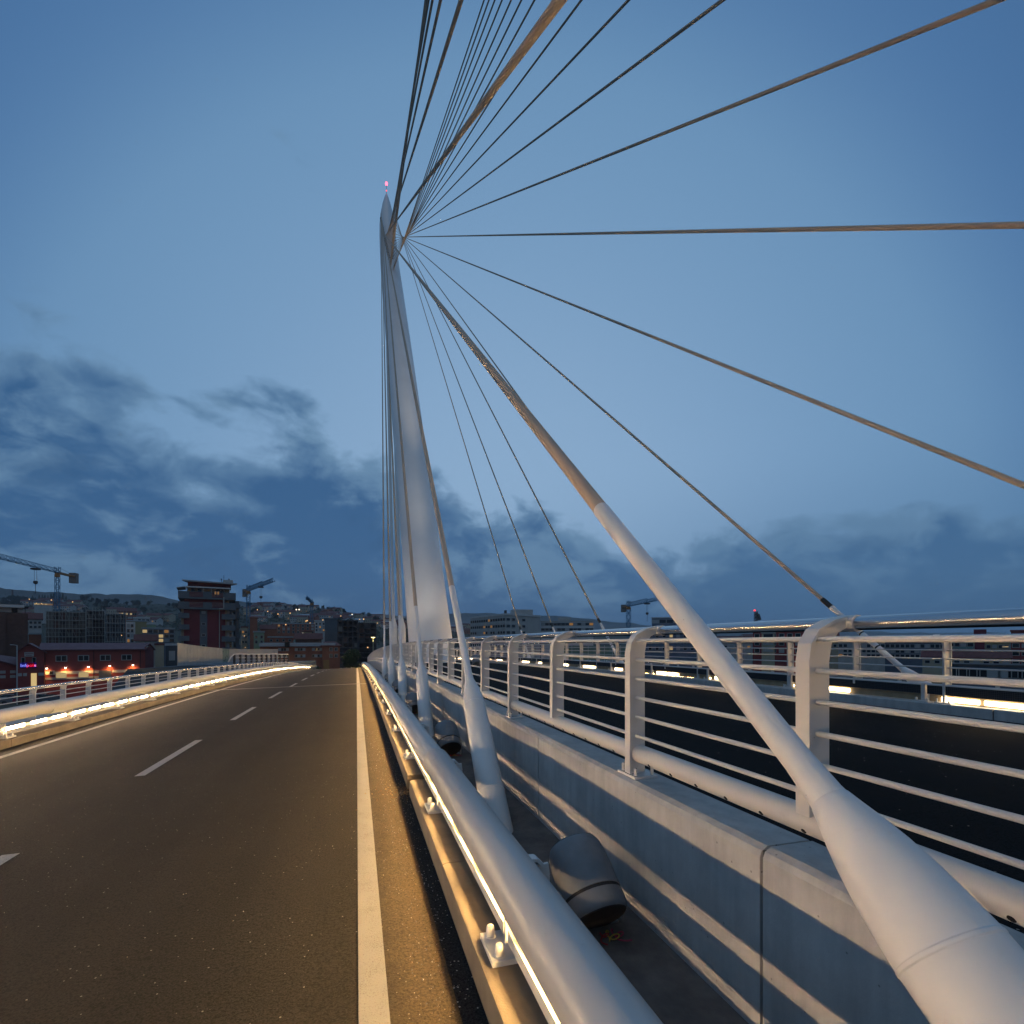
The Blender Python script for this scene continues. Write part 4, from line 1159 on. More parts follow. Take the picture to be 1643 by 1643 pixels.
# hospital blocks on the right of the pylon
def hospital():
    D = 235; f, rt = building(D, 810, 'long white hospital block with window bands right of the pylon', name='hospital_block')
    gvv = f.gv()
    A, B, Cc = at(755, V0, 262), at(811, V0, 228), at(867, V0, 246)      # a corner building: two faces
    zt_ = H - (987.0 - V0) / F * 228
    foot = [A, B, Cc, A + (Cc - B)]
    m_ = MB(); m_.hexa([Vector((x.x, x.y, GZ)) for x in foot] + [Vector((x.x, x.y, zt_)) for x in foot]); m_.build('wall', M_pale, rt, False)
    cen = (A + Cc) * .5; m_ = MB(); pp = [cen + (x - cen) * 1.02 for x in foot]
    m_.hexa([Vector((x.x, x.y, zt_ + .003)) for x in pp] + [Vector((x.x, x.y, zt_ + .8)) for x in pp]); m_.build('roof_parapet', M_whiteb, rt, False)
    for nm, p, q_ in (('wall', A, B), ('end_wall', B, Cc)):
        d = (q_ - p); d.z = 0; n = Vector((-d.y, d.x, 0)).normalized(); n = n if n.dot(AD) > 0 else -n
        yaw = math.atan2(d.y, d.x); cnt = 15 if nm == 'wall' else 7
        for k in range(7):
            z = zt_ - 1.8 - k * 2.9
            if nm == 'wall':
                m_ = MB(); a0, a1 = p - n * .12, q_ - n * .12
                m_.hexa([Vector((x.x, x.y, z - 1.75 + dz)) for dz in (0, .9) for x in (a0, a1, a1 + n * .11, a0 + n * .11)]); m_.build('spandrel', M_pale, rt, False)
            for i in range(cnt):
                if nm == 'end_wall' and (i in (2, 4, 5, 6)): continue
                c_ = p + d * ((i + .5) / cnt) - n * .06; r = rB.random()
                inst('window', window_mesh(2.1 if nm == 'wall' else 2.4, 1.35, 'dim' if r < .04 else 'blind' if r < .16 else 'plain'), rt, (c_.x, c_.y, z), (0, 0, yaw))
    m_ = MB(); c0 = at(840, V0, 245); m_.box(c0.x - 5, c0.x + 4, c0.y - 2, c0.y + 5, zt_ + .1, zt_ + 3.4); m_.build('roof_hut', M_pale, rt, False)
    m_ = MB(); c0 = at(811, V0, 236); m_.box(c0.x - .5, c0.x + .5, c0.y - .5, c0.y + .5, zt_ + .1, zt_ + 2.6); m_.build('chimney', M_rawd, rt, False)
hospital()
f, rt = block(250, 868, 952, 997.5, 14, 'lower white hospital wing with lit windows behind the thin stays', M_whiteb, M_pale, 13, (1001.5, 1010, 1018.5), 2.0, 1.4, .10, name='hospital_block')
q = MB(); f.box(q, 895, 916, 990.5, 996, 2, 10); q.build('roof_hut', M_pale, rt, False)
block(215, 1046, 1092, 992, 14, 'grey block with dark roof loggia behind the thick stay at centre right', M_blue, M_pale, 4, (997,), 3.2, 1.6, 0)
block(200, 1015, 1150, 1013, 14, 'long dark low block behind the railing at centre right', M_blue, M_zinc, 12, (1020, 1030, 1040), 1.4, 1.5, .03)
block(150, 1208, 1300, 1012, 12, 'red apartment block with cream balconies behind the railing', M_red, M_red, 7, (1020, 1032, 1044), 1.4, 1.3, 0)
f, rt = block(146, 1222, 1243, 1016, 2.4, 'cream balcony stack on the red apartment block', M_cream, M_pale, 1, (1020, 1031, 1042), 2.6, 1.2, 0)
block(170, 1303, 1345, 1026, 10, 'dark red roofed house between red block and blue flats', M_cream, M_tile, 4, (1036,), 1, 1, .05, 'gable')
block(190, 1150, 1206, 1031, 10, 'dim terrace of houses left of the red apartment block', M_pale, M_tile, 6, (1038,), 1.1, 1.1, .06, 'gable')
block(190, 1345, 1420, 1030.5, 12, 'pale grey flats behind the leaning far sheath', M_pale, M_zinc, 10, (1036, 1044, 1052), 1.3, 1.3, .03)
block(185, 1420, 1516, 1031, 12, 'slate blue flats behind the far railing', M_blue, M_blue, 12, (1036.5, 1045, 1053), 1.3, 1.4, .02)
block(165, 1521, 1561, 1029, 12, 'teal apartment block with loggias behind the far railing', M_teal, M_teal, 4, (1034.5, 1044), 1.9, 1.3, 0)
f, rt = block(168, 1562, 1620, 1029.5, 12, 'ochre apartment block with one lit window, near the right edge', M_yellow, M_yellow, 6, (1037.5, 1047), 1.2, 1.2, 0)
inst('lit_window', window_mesh(1.6, .55, 'lit'), rt, f.p(1613, 1037.6, -.06), (0, 0, f.yaw))
block(140, 1622, 1700, 1013, 12, 'red apartment block at the right edge of the view', M_red, M_red, 5, (1036, 1049, 1062), 1.5, 1.2, 0)
block(130, 1480, 1622, 1056, 9, 'long low house with red roof and pale wall behind the far railing', M_cream, M_tile, 9, (1063,), 1.2, .9, 0, 'gable')
f, rt = block(95, 1520, 1720, 1071, 8, 'row of white framed shop fronts under a dark flat roof at the right', M_blue, M_rawd, 12, (1081,), 2.0, 1.7, 0, name='shop_row')
f, rt = building(140, 1572, 'small dark red rooftop box with aerials beside it', name='rooftop_box')
q = MB(); f.box(q, 1562, 1583, 1009.5, 1017, 3, 9); f.box(q, 1564, 1580, 1017, f.gv(), 4, 8); q.build('wall', M_crimson, rt, False)
# radio mast
f = Front(330); rt = empty('radio_mast', f.p(1212, 1020), 'dark antenna mast with red light above the handrail', 'antenna mast')
q = MB(); b_, t_ = f.p(1213, 1032), f.p(1213, 981)
for sx in (-1, 1):
    for sy in (-1, 1): q.bar(b_ + AX * sx * 1.1 + AD * sy * 1.1, t_ + AX * sx * .7 + AD * sy * .7, .3)
for i in range(9):
    a, b = b_ + (t_ - b_) * i / 9, b_ + (t_ - b_) * (i + 1) / 9; q.bar(a - AX, b + AX, .2); q.bar(a + AX, b - AX, .2)
q.build('lattice', M_rawd, rt, False)
q = MB()
for i, (du, dv) in enumerate(((-.5, 4), (2.5, 6), (3.5, 9), (1, 12), (4.5, 12), (-1, 9))): q.lathe(f.p(1213 + du, 981 + dv, -1), -AD + AX * .3, [(0, 1.0), (.6, .8)], 10)
q.build('dish', M_rawd, rt, False)
q = MB(); q.bar(t_, t_ + Vector((0, 0, 1.6)), .12); q.lathe(f.p(1210.8, 980.5), (0, 0, 1), [(0, .5), (.9, .5)], 8, 1); q.build('warning_light', [M_rawd, glow('mast_red', (1, .05, .05), 2.5)], rt, False)

# ------------------------------------------------------------------ tower cranes
def lattice(m, p0, p1, w, h, n, mi=0, t=.12, tri=False, up=Vector((0, 0, 1))):
    ax = (p1 - p0).normalized(); sd = ax.cross(up); sd = sd.normalized() if sd.length > .1 else AX
    uu = sd.cross(ax).normalized()
    cor = [(-w / 2, 0), (w / 2, 0), (0, h)] if tri else [(-w / 2, -h / 2), (w / 2, -h / 2), (w / 2, h / 2), (-w / 2, h / 2)]
    P = [[p0 + (p1 - p0) * i / n + sd * a + uu * b for a, b in cor] for i in range(n + 1)]
    k = len(cor)
    for j in range(k): m.bar(P[0][j], P[-1][j], t * 1.5, mi=mi)
    for i in range(n):
        for j in range(k):
            a, b = (P[i][j], P[i + 1][(j + 1) % k]) if (i + j) % 2 else (P[i][(j + 1) % k], P[i + 1][j]); m.bar(a, b, t, mi=mi)
            if i % 2 == 0: m.bar(P[i][j], P[i][(j + 1) % k], t, mi=mi)
def crane(D, u, vtop, uvp, sgn, jib, cj, mw, label, hook=.45, hh=1.7):
    """mast under (u, vtop); the jib is level and points to (sgn -1: away from) the vanishing point uvp on the horizon"""
    top = at(u, vtop, D); base = Vector((top.x, top.y, GZ))
    rt = empty('tower_crane', base, label, 'crane', 'blue tower cranes over the town')
    d = at(uvp, V0, 1000.0) - Vector((0, 0, H)); d.z = 0; d = d.normalized() * sgn
    t = max(.08, D * .00045)
    q = MB(); lattice(q, base, top, mw, mw, int((top.z - base.z) / (mw * 1.1)), t=t, up=Vector((0, 1, 0))); q.build('mast', M_crane, rt, False)
    q = MB(); q.lathe(top, (0, 0, 1), [(0, mw * .75), (.9, mw * .75), (1.3, mw * .5)], 10); q.build('slewing_ring', M_craneo, rt)
    j0 = top + Vector((0, 0, 1.5)); q = MB(); lattice(q, j0, j0 + d * jib * .6, 1.5, hh, int(jib * .6 / 1.8), t=t, tri=True); lattice(q, j0 + d * jib * .6, j0 + d * jib, 1.4, hh * .72, int(jib * .4 / 1.8), t=t, tri=True)
    q.build('jib', M_crane, rt, False)
    q = MB(); c1 = j0 - d * cj
    for s_ in (-.6, .6): q.bar(j0 + AX * 0 + d.cross(Vector((0, 0, 1))) * s_, c1 + d.cross(Vector((0, 0, 1))) * s_, .35, .5)
    q.build('counter_jib', M_craneo, rt, False)
    q = MB(); a = j0 + Vector((0, 0, hh * 1.5)); lattice(q, j0, a, 1.2, 1.2, 2, t=t, up=Vector((0, 1, 0))); q.bar(a, c1 + Vector((0, 0, .4)), t * .8); q.build('apex', M_crane, rt, False)
    sd = d.cross(Vector((0, 0, 1))); q = MB()
    for i in range(3):
        c = c1 + d * (i * .75); e = [c + sd * (x * 1.0) + d * (y * .33) for x, y in ((-1, -1), (1, -1), (1, 1), (-1, 1))]
        q.hexa([p - Vector((0, 0, 2.3)) for p in e] + [p + Vector((0, 0, 1.2)) for p in e])
    q.build('counterweight', M_ballast, rt, False)
    q = MB(); tr = j0 + d * jib * hook; q.box(tr.x - .9, tr.x + .9, tr.y - .9, tr.y + .9, tr.z - .8, tr.z - .3); q.build('trolley', M_rawd, rt, False)
    q = MB()
    for s_ in (-.3, .3): q.bar(tr + sd * s_ + Vector((0, 0, -.8)), tr + sd * s_ + Vector((0, 0, -4.2)), .06)
    q.lathe(tr + Vector((0, 0, -5.2)), (0, 0, 1), [(0, .15), (.3, .6), (1, .55)], 8); q.bar(tr + Vector((0, 0, -5.2)), tr + Vector((0, 0, -8)), .1); q.build('hook_block', M_rawd, rt, False)
crane(170, 92, 926, 540, -1, 52, 12, 1.0, 'largest blue tower crane at the left, its jib leaving the view', .25, 1.25)
crane(232, 398.5, 953, 185, -1, 46, 8, 1.35, 'blue tower crane with ochre counter jib right of the crimson tower', .55)
crane(330, 500, 971, 557, -1, 40, 6, 1.5, 'small distant blue tower crane with short steep jib', .9, 1.5)
crane(240, 1008.5, 978, 738, -1, 40, 8, 1.5, 'dark blue tower crane right of the hospital, behind the handrail', .6)

# ------------------------------------------------------------------ noise screen, ramp and walls left of the bridge end
M_screen = material('screen_panel_grey', (.40, .39, .36), .5, var=.1, vscale=.8)
M_screeng = material('screen_panel_green', (.17, .24, .19), .3, var=.1, vscale=.8)
rt = empty('noise_screen', at(326, 1060, 63), 'beige noise screen of upright panels left of the road end', 'noise screen')
pa, pb = (284.5, 56.0), (367.5, 78.0)
n = 16
for i in range(n):
    q = MB(); t0, t1 = i / n, (i + 1) / n
    D0_, D1_ = 1 / ((1 - t0) / pa[1] + t0 / pb[1]), 1 / ((1 - t1) / pa[1] + t1 / pb[1]); u0_, u1_ = pa[0] + (pb[0] - pa[0]) * t0, pa[0] + (pb[0] - pa[0]) * t1
    A, B = at(u0_, V0, D0_), at(u1_ - .35, V0, D1_); z1, z0 = 1.80 - .9 * t0 * 1.1, -1.2; z1b = 1.80 - .9 * t1 * 1.1
    k = AD * .12
    q.hexa([Vector((A.x, A.y, z0)), Vector((B.x, B.y, z0)), Vector((B.x, B.y, z0)) + k, Vector((A.x, A.y, z0)) + k, Vector((A.x, A.y, z1)), Vector((B.x, B.y, z1b)), Vector((B.x, B.y, z1b)) + k, Vector((A.x, A.y, z1)) + k])
    q.build('panel', M_screen if i < 14 else M_screeng, rt, False)
rt = empty('ramp_wall', at(406, 1055, 84), 'plain pale wall continuing right of the noise screen', 'wall')
q = MB(); A, B = at(367.8, V0, 80), at(445, V0, 92); k = AD * .25
q.hexa([Vector((A.x, A.y, -6)), Vector((B.x, B.y, -6)), Vector((B.x, B.y, -6)) + k, Vector((A.x, A.y, -6)) + k, Vector((A.x, A.y, .75)), Vector((B.x, B.y, .55)), Vector((B.x, B.y, .55)) + k, Vector((A.x, A.y, .75)) + k]); q.build('wall', M_screen, rt, False)
q = MB(); A0, A1, A2 = at(150, V0, 50), at(205, V0, 50), at(290, V0, 54); B2 = at(470, V0, 76)
for pts, zs in (((A0, A1), (-4.6, -.75)), ((A1, A2), (-.75, -.62)), ((A2, B2), (-.62, -1.2))):
    p, q_ = pts; k = AD * 9
    q.hexa([Vector((p.x, p.y, GZ)), Vector((q_.x, q_.y, GZ)), Vector((q_.x, q_.y, GZ)) + k, Vector((p.x, p.y, GZ)) + k, Vector((p.x, p.y, zs[0])), Vector((q_.x, q_.y, zs[1])), Vector((q_.x, q_.y, zs[1])) + k, Vector((p.x, p.y, zs[0])) + k])
tag(q.build('ramp', M_greyp, None, False), kind='structure')
# railing of the ramp
rt = empty('ramp_railing', at(410, 1055, 66), 'arched end railing of the ramp, in front of the pale wall', 'railing')
P0, P1 = at(366, V0, 58), at(462, V0, 74)
q = MB(); pts = []
for i in range(25):
    t = i / 24; p = P0 + (P1 - P0) * t; zt_ = .52 - .42 * t - (.9 * (1 - t * 10) ** 2 if t < .1 else 0); pts.append(Vector((p.x, p.y, zt_)))
q.pipe(pts, .06, 8); q.build('handrail', M_rail, rt)
for i in range(2, 25, 2):
    q = MB(); p = pts[i]; q.hexa([p + AX * a + AD * b + Vector((0, 0, c)) for c in (-1.5, -.05) for a, b in ((-.12, -.05), (.12, -.05), (.12, .05), (-.12, .05))]); q.build('post', M_rawd, rt, False)
for dz in (.4, .8):
    q = MB(); q.pipe([p - Vector((0, 0, dz)) for p in pts[2:]], .03, 6); q.build('rod', M_rail, rt)
# green glass noise screen beyond the far railing
rt = empty('glass_screen', at(950, 1050, 70), 'green glass noise screen behind the far railing at the centre', 'noise screen')
for i in range(8):
    u0_, u1_ = 905 + i * 13, 905 + (i + 1) * 13 - .6; fq = Front(70); q = MB(); fq.box(q, u0_, u1_, 1036, 1060, 0, .06); q.build('panel', M_screeng, rt, False)
    q = MB(); fq.box(q, u1_ + .1, u1_ + .5, 1035.5, 1062, -.05, .1); q.build('post', M_rail, rt, False)

# ------------------------------------------------------------------ street lamps
def lamp_post(D, u, vtop, label, lit=True, double=True):
    f = Front(D); top = f.p(u, vtop); rt = empty('street_lamp', Vector((top.x, top.y, GZ)), label, 'street lamp')
    q = MB(); q.tube(Vector((top.x, top.y, GZ)), top, .12, .075, 8); q.build('pole', material('lamp_pole', (.34, .36, .24), .5) if lit else M_galv, rt)
    if lit:
        q = MB(); q.lathe(top + Vector((0, 0, .10)), (0, 0, 1), [(0, .10), (.03, .58), (.12, .50), (.2, .1)], 16); q.build('hood', M_galv, rt)
        q = MB(); q.lathe(top + Vector((0, 0, .02)), (0, 0, 1), [(0, .2), (.09, .52)], 16); q.build('bulb', glow('lamp_bulb', (1.0, .72, .25), 8.0), rt)
        l = bpy.data.lights.new('street_lamp_light', 'POINT'); l.energy = 220; l.color = (1, .75, .35); l.shadow_soft_size = .25
        o = bpy.data.objects.new('street_lamp_light', l); C.objects.link(o); o.location = top - Vector((0, 0, .4))
    else:
        q = MB(); q.bar(top, top - AX * .8 + Vector((0, 0, .1)), .07); q.bar(top - AX * .6 + Vector((0, 0, .1)), top - AX * 1.15 + Vector((0, 0, .12)), .22, .1); q.build('lamp_head', M_galv, rt, False)
lamp_post(118, 598.7, 1023.5, 'lit street lamp with flat yellow head beyond the crest of the road')
lamp_post(92, 27.3, 1035.5, 'slim unlit street lamp before the red shed at the left', False)

# ------------------------------------------------------------------ trees
def leaf_mat(name, c1, c2):
    return material(name, c1, .8, vscale=1.5, col2=c2, spec=.2)
M_leaf = leaf_mat('dark_leaves', (.045, .070, .022), (.018, .032, .012)); M_leafd = leaf_mat('hill_leaves', (.030, .045, .020), (.012, .020, .010)); M_bark = material('bark', (.05, .04, .03), .9)
def tree(base, h, w, label, seed, n=1500, leaf=.22, mat=None, group=None, trunk=.3):
    rr = random.Random(seed); rt = empty('broadleaf_tree', base, label, 'tree', group)
    q = MB(); q.tube(base, base + Vector((0, 0, h * .45)), trunk, trunk * .55, 8)
    cl = []
    for i in range(9):
        a = rr.uniform(0, 6.28); r = rr.uniform(.25, .75) * w / 2; z = h * rr.uniform(.42, .86)
        r *= 1.0 if z < h * .65 else .6
        c = base + Vector((r * math.cos(a), r * math.sin(a), z)); cl.append((c, rr.uniform(.20, .34) * w)); q.tube(base + Vector((0, 0, h * .38)), c, trunk * .4, trunk * .1, 6)
    cl.append((base + Vector((0, 0, h * .78)), w * .3)); q.build('trunk', M_bark, rt)
    q = MB()
    for i in range(n):
        c, r = rr.choice(cl); d = Vector((rr.gauss(0, 1), rr.gauss(0, 1), rr.gauss(0, 1))).normalized() * r * rr.random() ** .4
        p = c + Vector((d.x, d.y, d.z * .8)); s_ = leaf * rr.uniform(.6, 1.3); e1 = Vector((rr.gauss(0, 1), rr.gauss(0, 1), rr.gauss(0, 1))).normalized(); e2 = e1.orthogonal().normalized()
        q.face([p - e1 * s_, p + e2 * s_ * .6, p + e1 * s_, p - e2 * s_ * .6])
    q.build('crown', mat or M_leaf, rt, False)
g = Front(112).p(565, V0); g.z = GZ
tree(g, 9.9, 4.9, 'round dark green tree at the end of the road, before the dark tower', 5, 5200, .20)
g = Front(118).p(502, V0); g.z = GZ
tree(g, 6.3, 4.2, 'dark bush like tree before the low brick hall', 6, 1500, .22)
g = Front(110).p(480, V0); g.z = GZ
tree(g, 4.9, 5.0, 'low dark shrubby tree left of the hall garage door', 9, 1300, .22)
# conifers and hill trees one can tell apart
def conifer_mesh(seed):
    rr = random.Random(seed); q = MB(); q.tube((0, 0, 0), (0, 0, 4), .35, .2, 6, 1)
    for i in range(420):
        z = rr.uniform(2, 15); r = (15.6 - z) * .26 * rr.random() ** .5; a = rr.uniform(0, 6.28); p = Vector((r * math.cos(a), r * math.sin(a), z)); s_ = rr.uniform(.5, 1.1)
        o_ = Vector((math.cos(a), math.sin(a), -.4)); e = o_.cross(Vector((0, 0, 1))).normalized(); q.face([p - e * s_ * .5, p + o_ * s_, p + e * s_ * .5, p + Vector((0, 0, .5 * s_))], 0)
    return q.mesh('conifer_tree', [M_leafd, M_bark], False)
def round_mesh(seed):
    rr = random.Random(seed); q = MB(); q.tube((0, 0, 0), (0, 0, 4), .3, .2, 6, 1)
    cl = [(Vector((rr.uniform(-2.4, 2.4), rr.uniform(-2.4, 2.4), rr.uniform(3.5, 8))), rr.uniform(1.4, 2.6)) for _ in range(7)]
    for i in range(420):
        c, r = rr.choice(cl); p = c + Vector((rr.gauss(0, 1), rr.gauss(0, 1), rr.gauss(0, .8))).normalized() * r * rr.random() ** .4; s_ = rr.uniform(.4, .9)
        e1 = Vector((rr.gauss(0, 1), rr.gauss(0, 1), rr.gauss(0, 1))).normalized(); e2 = e1.orthogonal().normalized(); q.face([p - e1 * s_, p + e2 * s_ * .7, p + e1 * s_, p - e2 * s_ * .7])
    return q.mesh('hill_tree', [M_leafd, M_bark], False)
CM = [conifer_mesh(i) for i in range(3)]; RM = [round_mesh(i + 10) for i in range(4)]
rr = random.Random(12)
for i, u in enumerate((52, 57, 63, 68, 72, 77, 82, 86, 96, 101, 106)):
    p, D = hill_point(u, interp(HILL, u) + 5); o = inst('conifer_tree', rr.choice(CM), None, p, (0, 0, rr.uniform(0, 6)), [rr.uniform(.62, .95)] * 3)
    tag(o, 'dark conifer in the grove on the ridge behind the largest crane', 'tree', 'conifers on the ridge')
for i in range(130):
    u = rr.choice([rr.uniform(110, 290), rr.uniform(395, 700), rr.uniform(-20, 60)]); v = interp(HILL, u) + rr.choice([2, 3, 6, 12, 20]) * rr.uniform(.6, 1.2)
    p, D = hill_point(u, v); o = inst('hill_tree', rr.choice(RM), None, p, (0, 0, rr.uniform(0, 6)), [rr.uniform(.6, 1.25)] * 3)
    tag(o, 'dark rounded tree on the slope ' + ('behind the largest crane' if u < 110 else 'left of the crimson tower' if u < 300 else 'right of the crimson tower' if u < 545 else 'beyond the dark unfinished towers'), 'tree', 'trees on the hillside')
# undergrowth that covers the slope
q = MB()
for i in range(2600):
    u = rr.uniform(-60, 760); v = interp(HILL, u) + rr.uniform(1, 46); p, D = hill_point(u, v)
    if D >= HD1 - 2: continue
    s_ = rr.uniform(1.0, 3.2)
    top = p + Vector((rr.uniform(-.5, .5), rr.uniform(-.5, .5), s_ * rr.uniform(.7, 1.3))); ring = [p + Vector((s_ * math.cos(a) * rr.uniform(.7, 1.2), s_ * math.sin(a) * rr.uniform(.7, 1.2), s_ * .3 * rr.random())) for a in (0, 1.05, 2.1, 3.14, 4.2, 5.2)]
    for k in range(6): q.face([ring[k], ring[(k + 1) % 6], top])
tag(q.build('undergrowth', M_leafd, None, False), kind='stuff')

# ------------------------------------------------------------------ houses on the hillside
def house_mesh(w, d, h, wall, roof, seed, lit):
    rr = random.Random(seed); q = MB()
    q.box(-w / 2, w / 2, -d / 2, d / 2, -3, h, 0)
    e, r_ = h, h + d * .24
    for s_ in (-1, 1):
        a = [(-w / 2 - .4, s_ * (d / 2 + .4), e - .1), (w / 2 + .4, s_ * (d / 2 + .4), e - .1), (w / 2 + .4, 0, r_), (-w / 2 - .4, 0, r_)]
        q.hexa(a + [(x, y, z + .25) for x, y, z in a], 1)
    for s_ in (-1, 1): q.face([(s_ * w / 2, -d / 2, h), (s_ * w / 2, d / 2, h), (s_ * w / 2, 0, r_)], 0)
    n = max(2, int(w / 2.6))
    for k in range(max(1, int(h / 2.9))):
        for i in range(n):
            x = -w / 2 + w * (i + .5) / n; z = 1.5 + k * 2.9; q.box(x - .55, x + .55, -d / 2 - .05, -d / 2 + .02, z - .65, z + .65, 3 if lit and rr.random() < .12 else 2)
    return q.mesh('hillside_house', [wall, roof, M_glass, M_litdim], False)
HT = [('pale house with red roof on the hillside', house_mesh(11, 9, 6.2, M_pale, M_tile, 1, False)), ('white low house on the hillside', house_mesh(15, 9, 5.0, M_whiteb, M_zinc, 2, False)),
      ('terracotta house on the hillside', house_mesh(12, 9, 6.5, M_orange, M_tile, 3, False)), ('cream house with a lit window on the hillside', house_mesh(13, 10, 8.6, M_cream, M_tile, 4, True)),
      ('long pale terrace on the hillside', house_mesh(24, 9, 6.0, M_pale, M_tile, 5, True))]
CL = [(20, 995, 30, 10, 7), (75, 975, 22, 5, 6), (105, 980, 22, 7, 8), (200, 988, 26, 6, 5), (455, 978, 50, 5, 13), (430, 992, 30, 7, 8), (530, 990, 30, 6, 12), (575, 996, 34, 6, 14), (490, 998, 24, 5, 6), (250, 1000, 26, 6, 6), (635, 1004, 40, 6, 8), (730, 1012, 30, 5, 6), (1180, 1026, 60, 3, 4)]
for cu, cv, du, dv, n in CL:
    for i in range(n):
        u = cu + rr.uniform(-du, du); v = max(interp(HILL, u) + 2.0, cv + rr.uniform(-dv, dv)); p, D = hill_point(u, v); lab, me = rr.choice(HT)
        o = inst('hillside_house', me, None, p, (0, 0, -TH + rr.uniform(-.5, .5)), [rr.uniform(.75, 1.1)] * 3)
        w_ = ' behind the largest crane' if cu < 150 else ' left of the crimson tower' if cu < 300 else ' right of the crimson tower' if cu < 510 else ' beyond the dark unfinished towers' if cu < 700 else ' right of the pylon'
        tag(o, lab + w_, 'house', 'houses on the hillside')
# the lit stepped apartment house on the slope
block(420, 188, 219, 981, 14, 'stepped apartment house with red roof and lit windows on the slope', M_orange, M_tile, 9, (985, 991), 1.8, 1.6, .22, 'gable')
block(520, 55, 84, 966.5, 14, 'long white building with a row of orange lights on the upper slope', M_pale, M_zinc, 10, (969.5,), 1.8, 1.6, .7)
# street lights among the houses
q = MB(); q.lathe((0, 0, 0), (0, 0, 1), [(0, .2), (.3, .5), (.7, .5), (1.0, .15)], 8); q.bar((0, 0, -5), (0, 0, -.002), .18, mi=1); LM = q.mesh('street_light', [M_lampdot, M_bark], False)
q = MB(); q.lathe((0, 0, 0), (0, 0, 1), [(0, .2), (.3, .5), (.7, .5), (1.0, .15)], 8); q.bar((0, 0, -5), (0, 0, -.002), .18, mi=1); LW = q.mesh('street_light', [M_lampwhite, M_bark], False)
for i, (u, v, D, big) in enumerate(((47, 962, 520, 1), (82.5, 963.5, 500, 1), (116.5, 966.5, 500, 1), (49, 995, 300, .6), (58.5, 968.3, 480, .7), (66.5, 968.6, 480, .7), (413, 979, 420, .8), (429.5, 981.5, 400, .8), (446, 986, 400, .9), (475.5, 979, 450, 1.2), (480, 979, 450, 1.2), (465.5, 984.6, 420, .9), (458.5, 1003, 262, .6), (491, 997.2, 300, .7), (493, 996.5, 300, .7), (497.5, 1000.3, 280, .5), (505.5, 1000.3, 280, .6), (518, 995.8, 300, .7), (485.7, 1017.8, 206, .7), (546.8, 989, 380, .7), (565, 986.5, 420, .8), (577, 994.5, 330, .6), (583.5, 994.3, 330, .8), (605.5, 1000.5, 300, .6), (590, 1039.8, 130, .35), (380.5, 976.5, 300, .5), (392, 1021, 186, .35), (393.5, 1039.5, 180, .3), (615.5, 1020.5, 220, .3), (753, 1040.5, 150, .3), (195, 1020, 160, .3))):
    lab = ('white' if i in (9, 10, 18, 20) else 'orange') + ' street light glowing among the houses of the town'
    tag(inst('street_light', LW if i in (9, 10, 18, 20) else LM, None, at(u, v, D), (0, 0, 0), [big * .85] * 3), lab, 'street light', 'street lights of the town, ' + lab.split(' ')[0])
# brick chimney on the far left slope
q = MB(); p, D = hill_point(20, 963); q.tube(p - Vector((0, 0, 3)), p + Vector((0, 0, 17)), 1.5, 1.0, 10); q.tube(p + Vector((0, 0, 17.01)), p + Vector((0, 0, 18)), 1.25, 1.25, 10); tag(q.build('factory_chimney', M_brown), 'slim brick factory chimney on the ridge at the left', 'chimney')

# ------------------------------------------------------------------ parked cars
def car(D, u, yaw, col, label, lights=None, v=None):
    p = Front(D).p(u, V0); p.z = GZ; rt = empty('parked_car', p, label, 'car', 'parked cars below the bridge'); rt.rotation_euler = (0, 0, yaw)
    def add(nm, q, mats, smooth=True):
        o = bpy.data.objects.new(nm, q.mesh(nm, mats, smooth, 40)); C.objects.link(o); o.parent = rt; return o
    mp = material('car_paint', col, .25, coat=.6)
    prof = [(-2.1, .35), (-2.15, .62), (-2.05, .86), (-1.3, .95), (-.55, 1.42), (.75, 1.45), (1.6, .98), (2.08, .92), (2.16, .6), (2.1, .35)]
    q = MB(); n = len(prof); b = len(q.v)
    for yy, k in ((-.82, 1), (.82, 1)): q.v += [(x, yy * (.86 if z > 1.2 else 1), z) for x, z in prof]
    for k in range(n): q.f.append([k, (k + 1) % n, n + (k + 1) % n, n + k]); q.mi.append(0)
    q.f.append(list(reversed(range(n)))); q.f.append(list(range(n, 2 * n))); q.mi += [0, 0]; add('body', q, mp)
    q = MB()
    for s_ in (-1, 1): q.face([(-1.2, s_ * .815, .97), (-.52, s_ * .722, 1.36), (.7, s_ * .722, 1.38), (1.45, s_ * .815, .99)])
    q.face([(-1.27, -.66, .985), (-1.27, .66, .985), (-.60, .60, 1.405), (-.60, -.60, 1.405)]); q.face([(1.56, -.66, 1.03), (1.56, .66, 1.03), (.83, .60, 1.43), (.83, -.60, 1.43)]); 
    for i in range(len(q.v)):
        x, y, z = q.v[i]; q.v[i] = (x * 1.004, y * 1.02, z + .012)
    add('windows', q, M_glass, False)
    for x in (-1.35, 1.35):
        for s_ in (-.78, .78):
            q = MB(); q.lathe((x, s_ - .09, .32), (0, 1, 0), [(0, .26), (.03, .32), (.15, .32), (.18, .26)], 16); w_ = add('wheel', q, M_rubber)
    for s_ in (-.6, .6):
        q = MB(); q.box(-2.17, -2.08, s_ - .16, s_ + .16, .62, .76); add('headlight', q, glow('car_headlight', (1, .9, .75), lights[0]) if lights else M_pale, False)
        q = MB(); q.box(2.08, 2.17, s_ - .14, s_ + .14, .62, .80); add('tail_light', q, glow('car_tail_light', (1, .05, .03), lights[1]) if lights else M_crimson, False)
car(96, 11, .5, (.35, .36, .37), 'silver parked car at the left edge, below the red shed')
car(94, 24, .4, (.10, .10, .11), 'black parked car second from the left below the red shed')
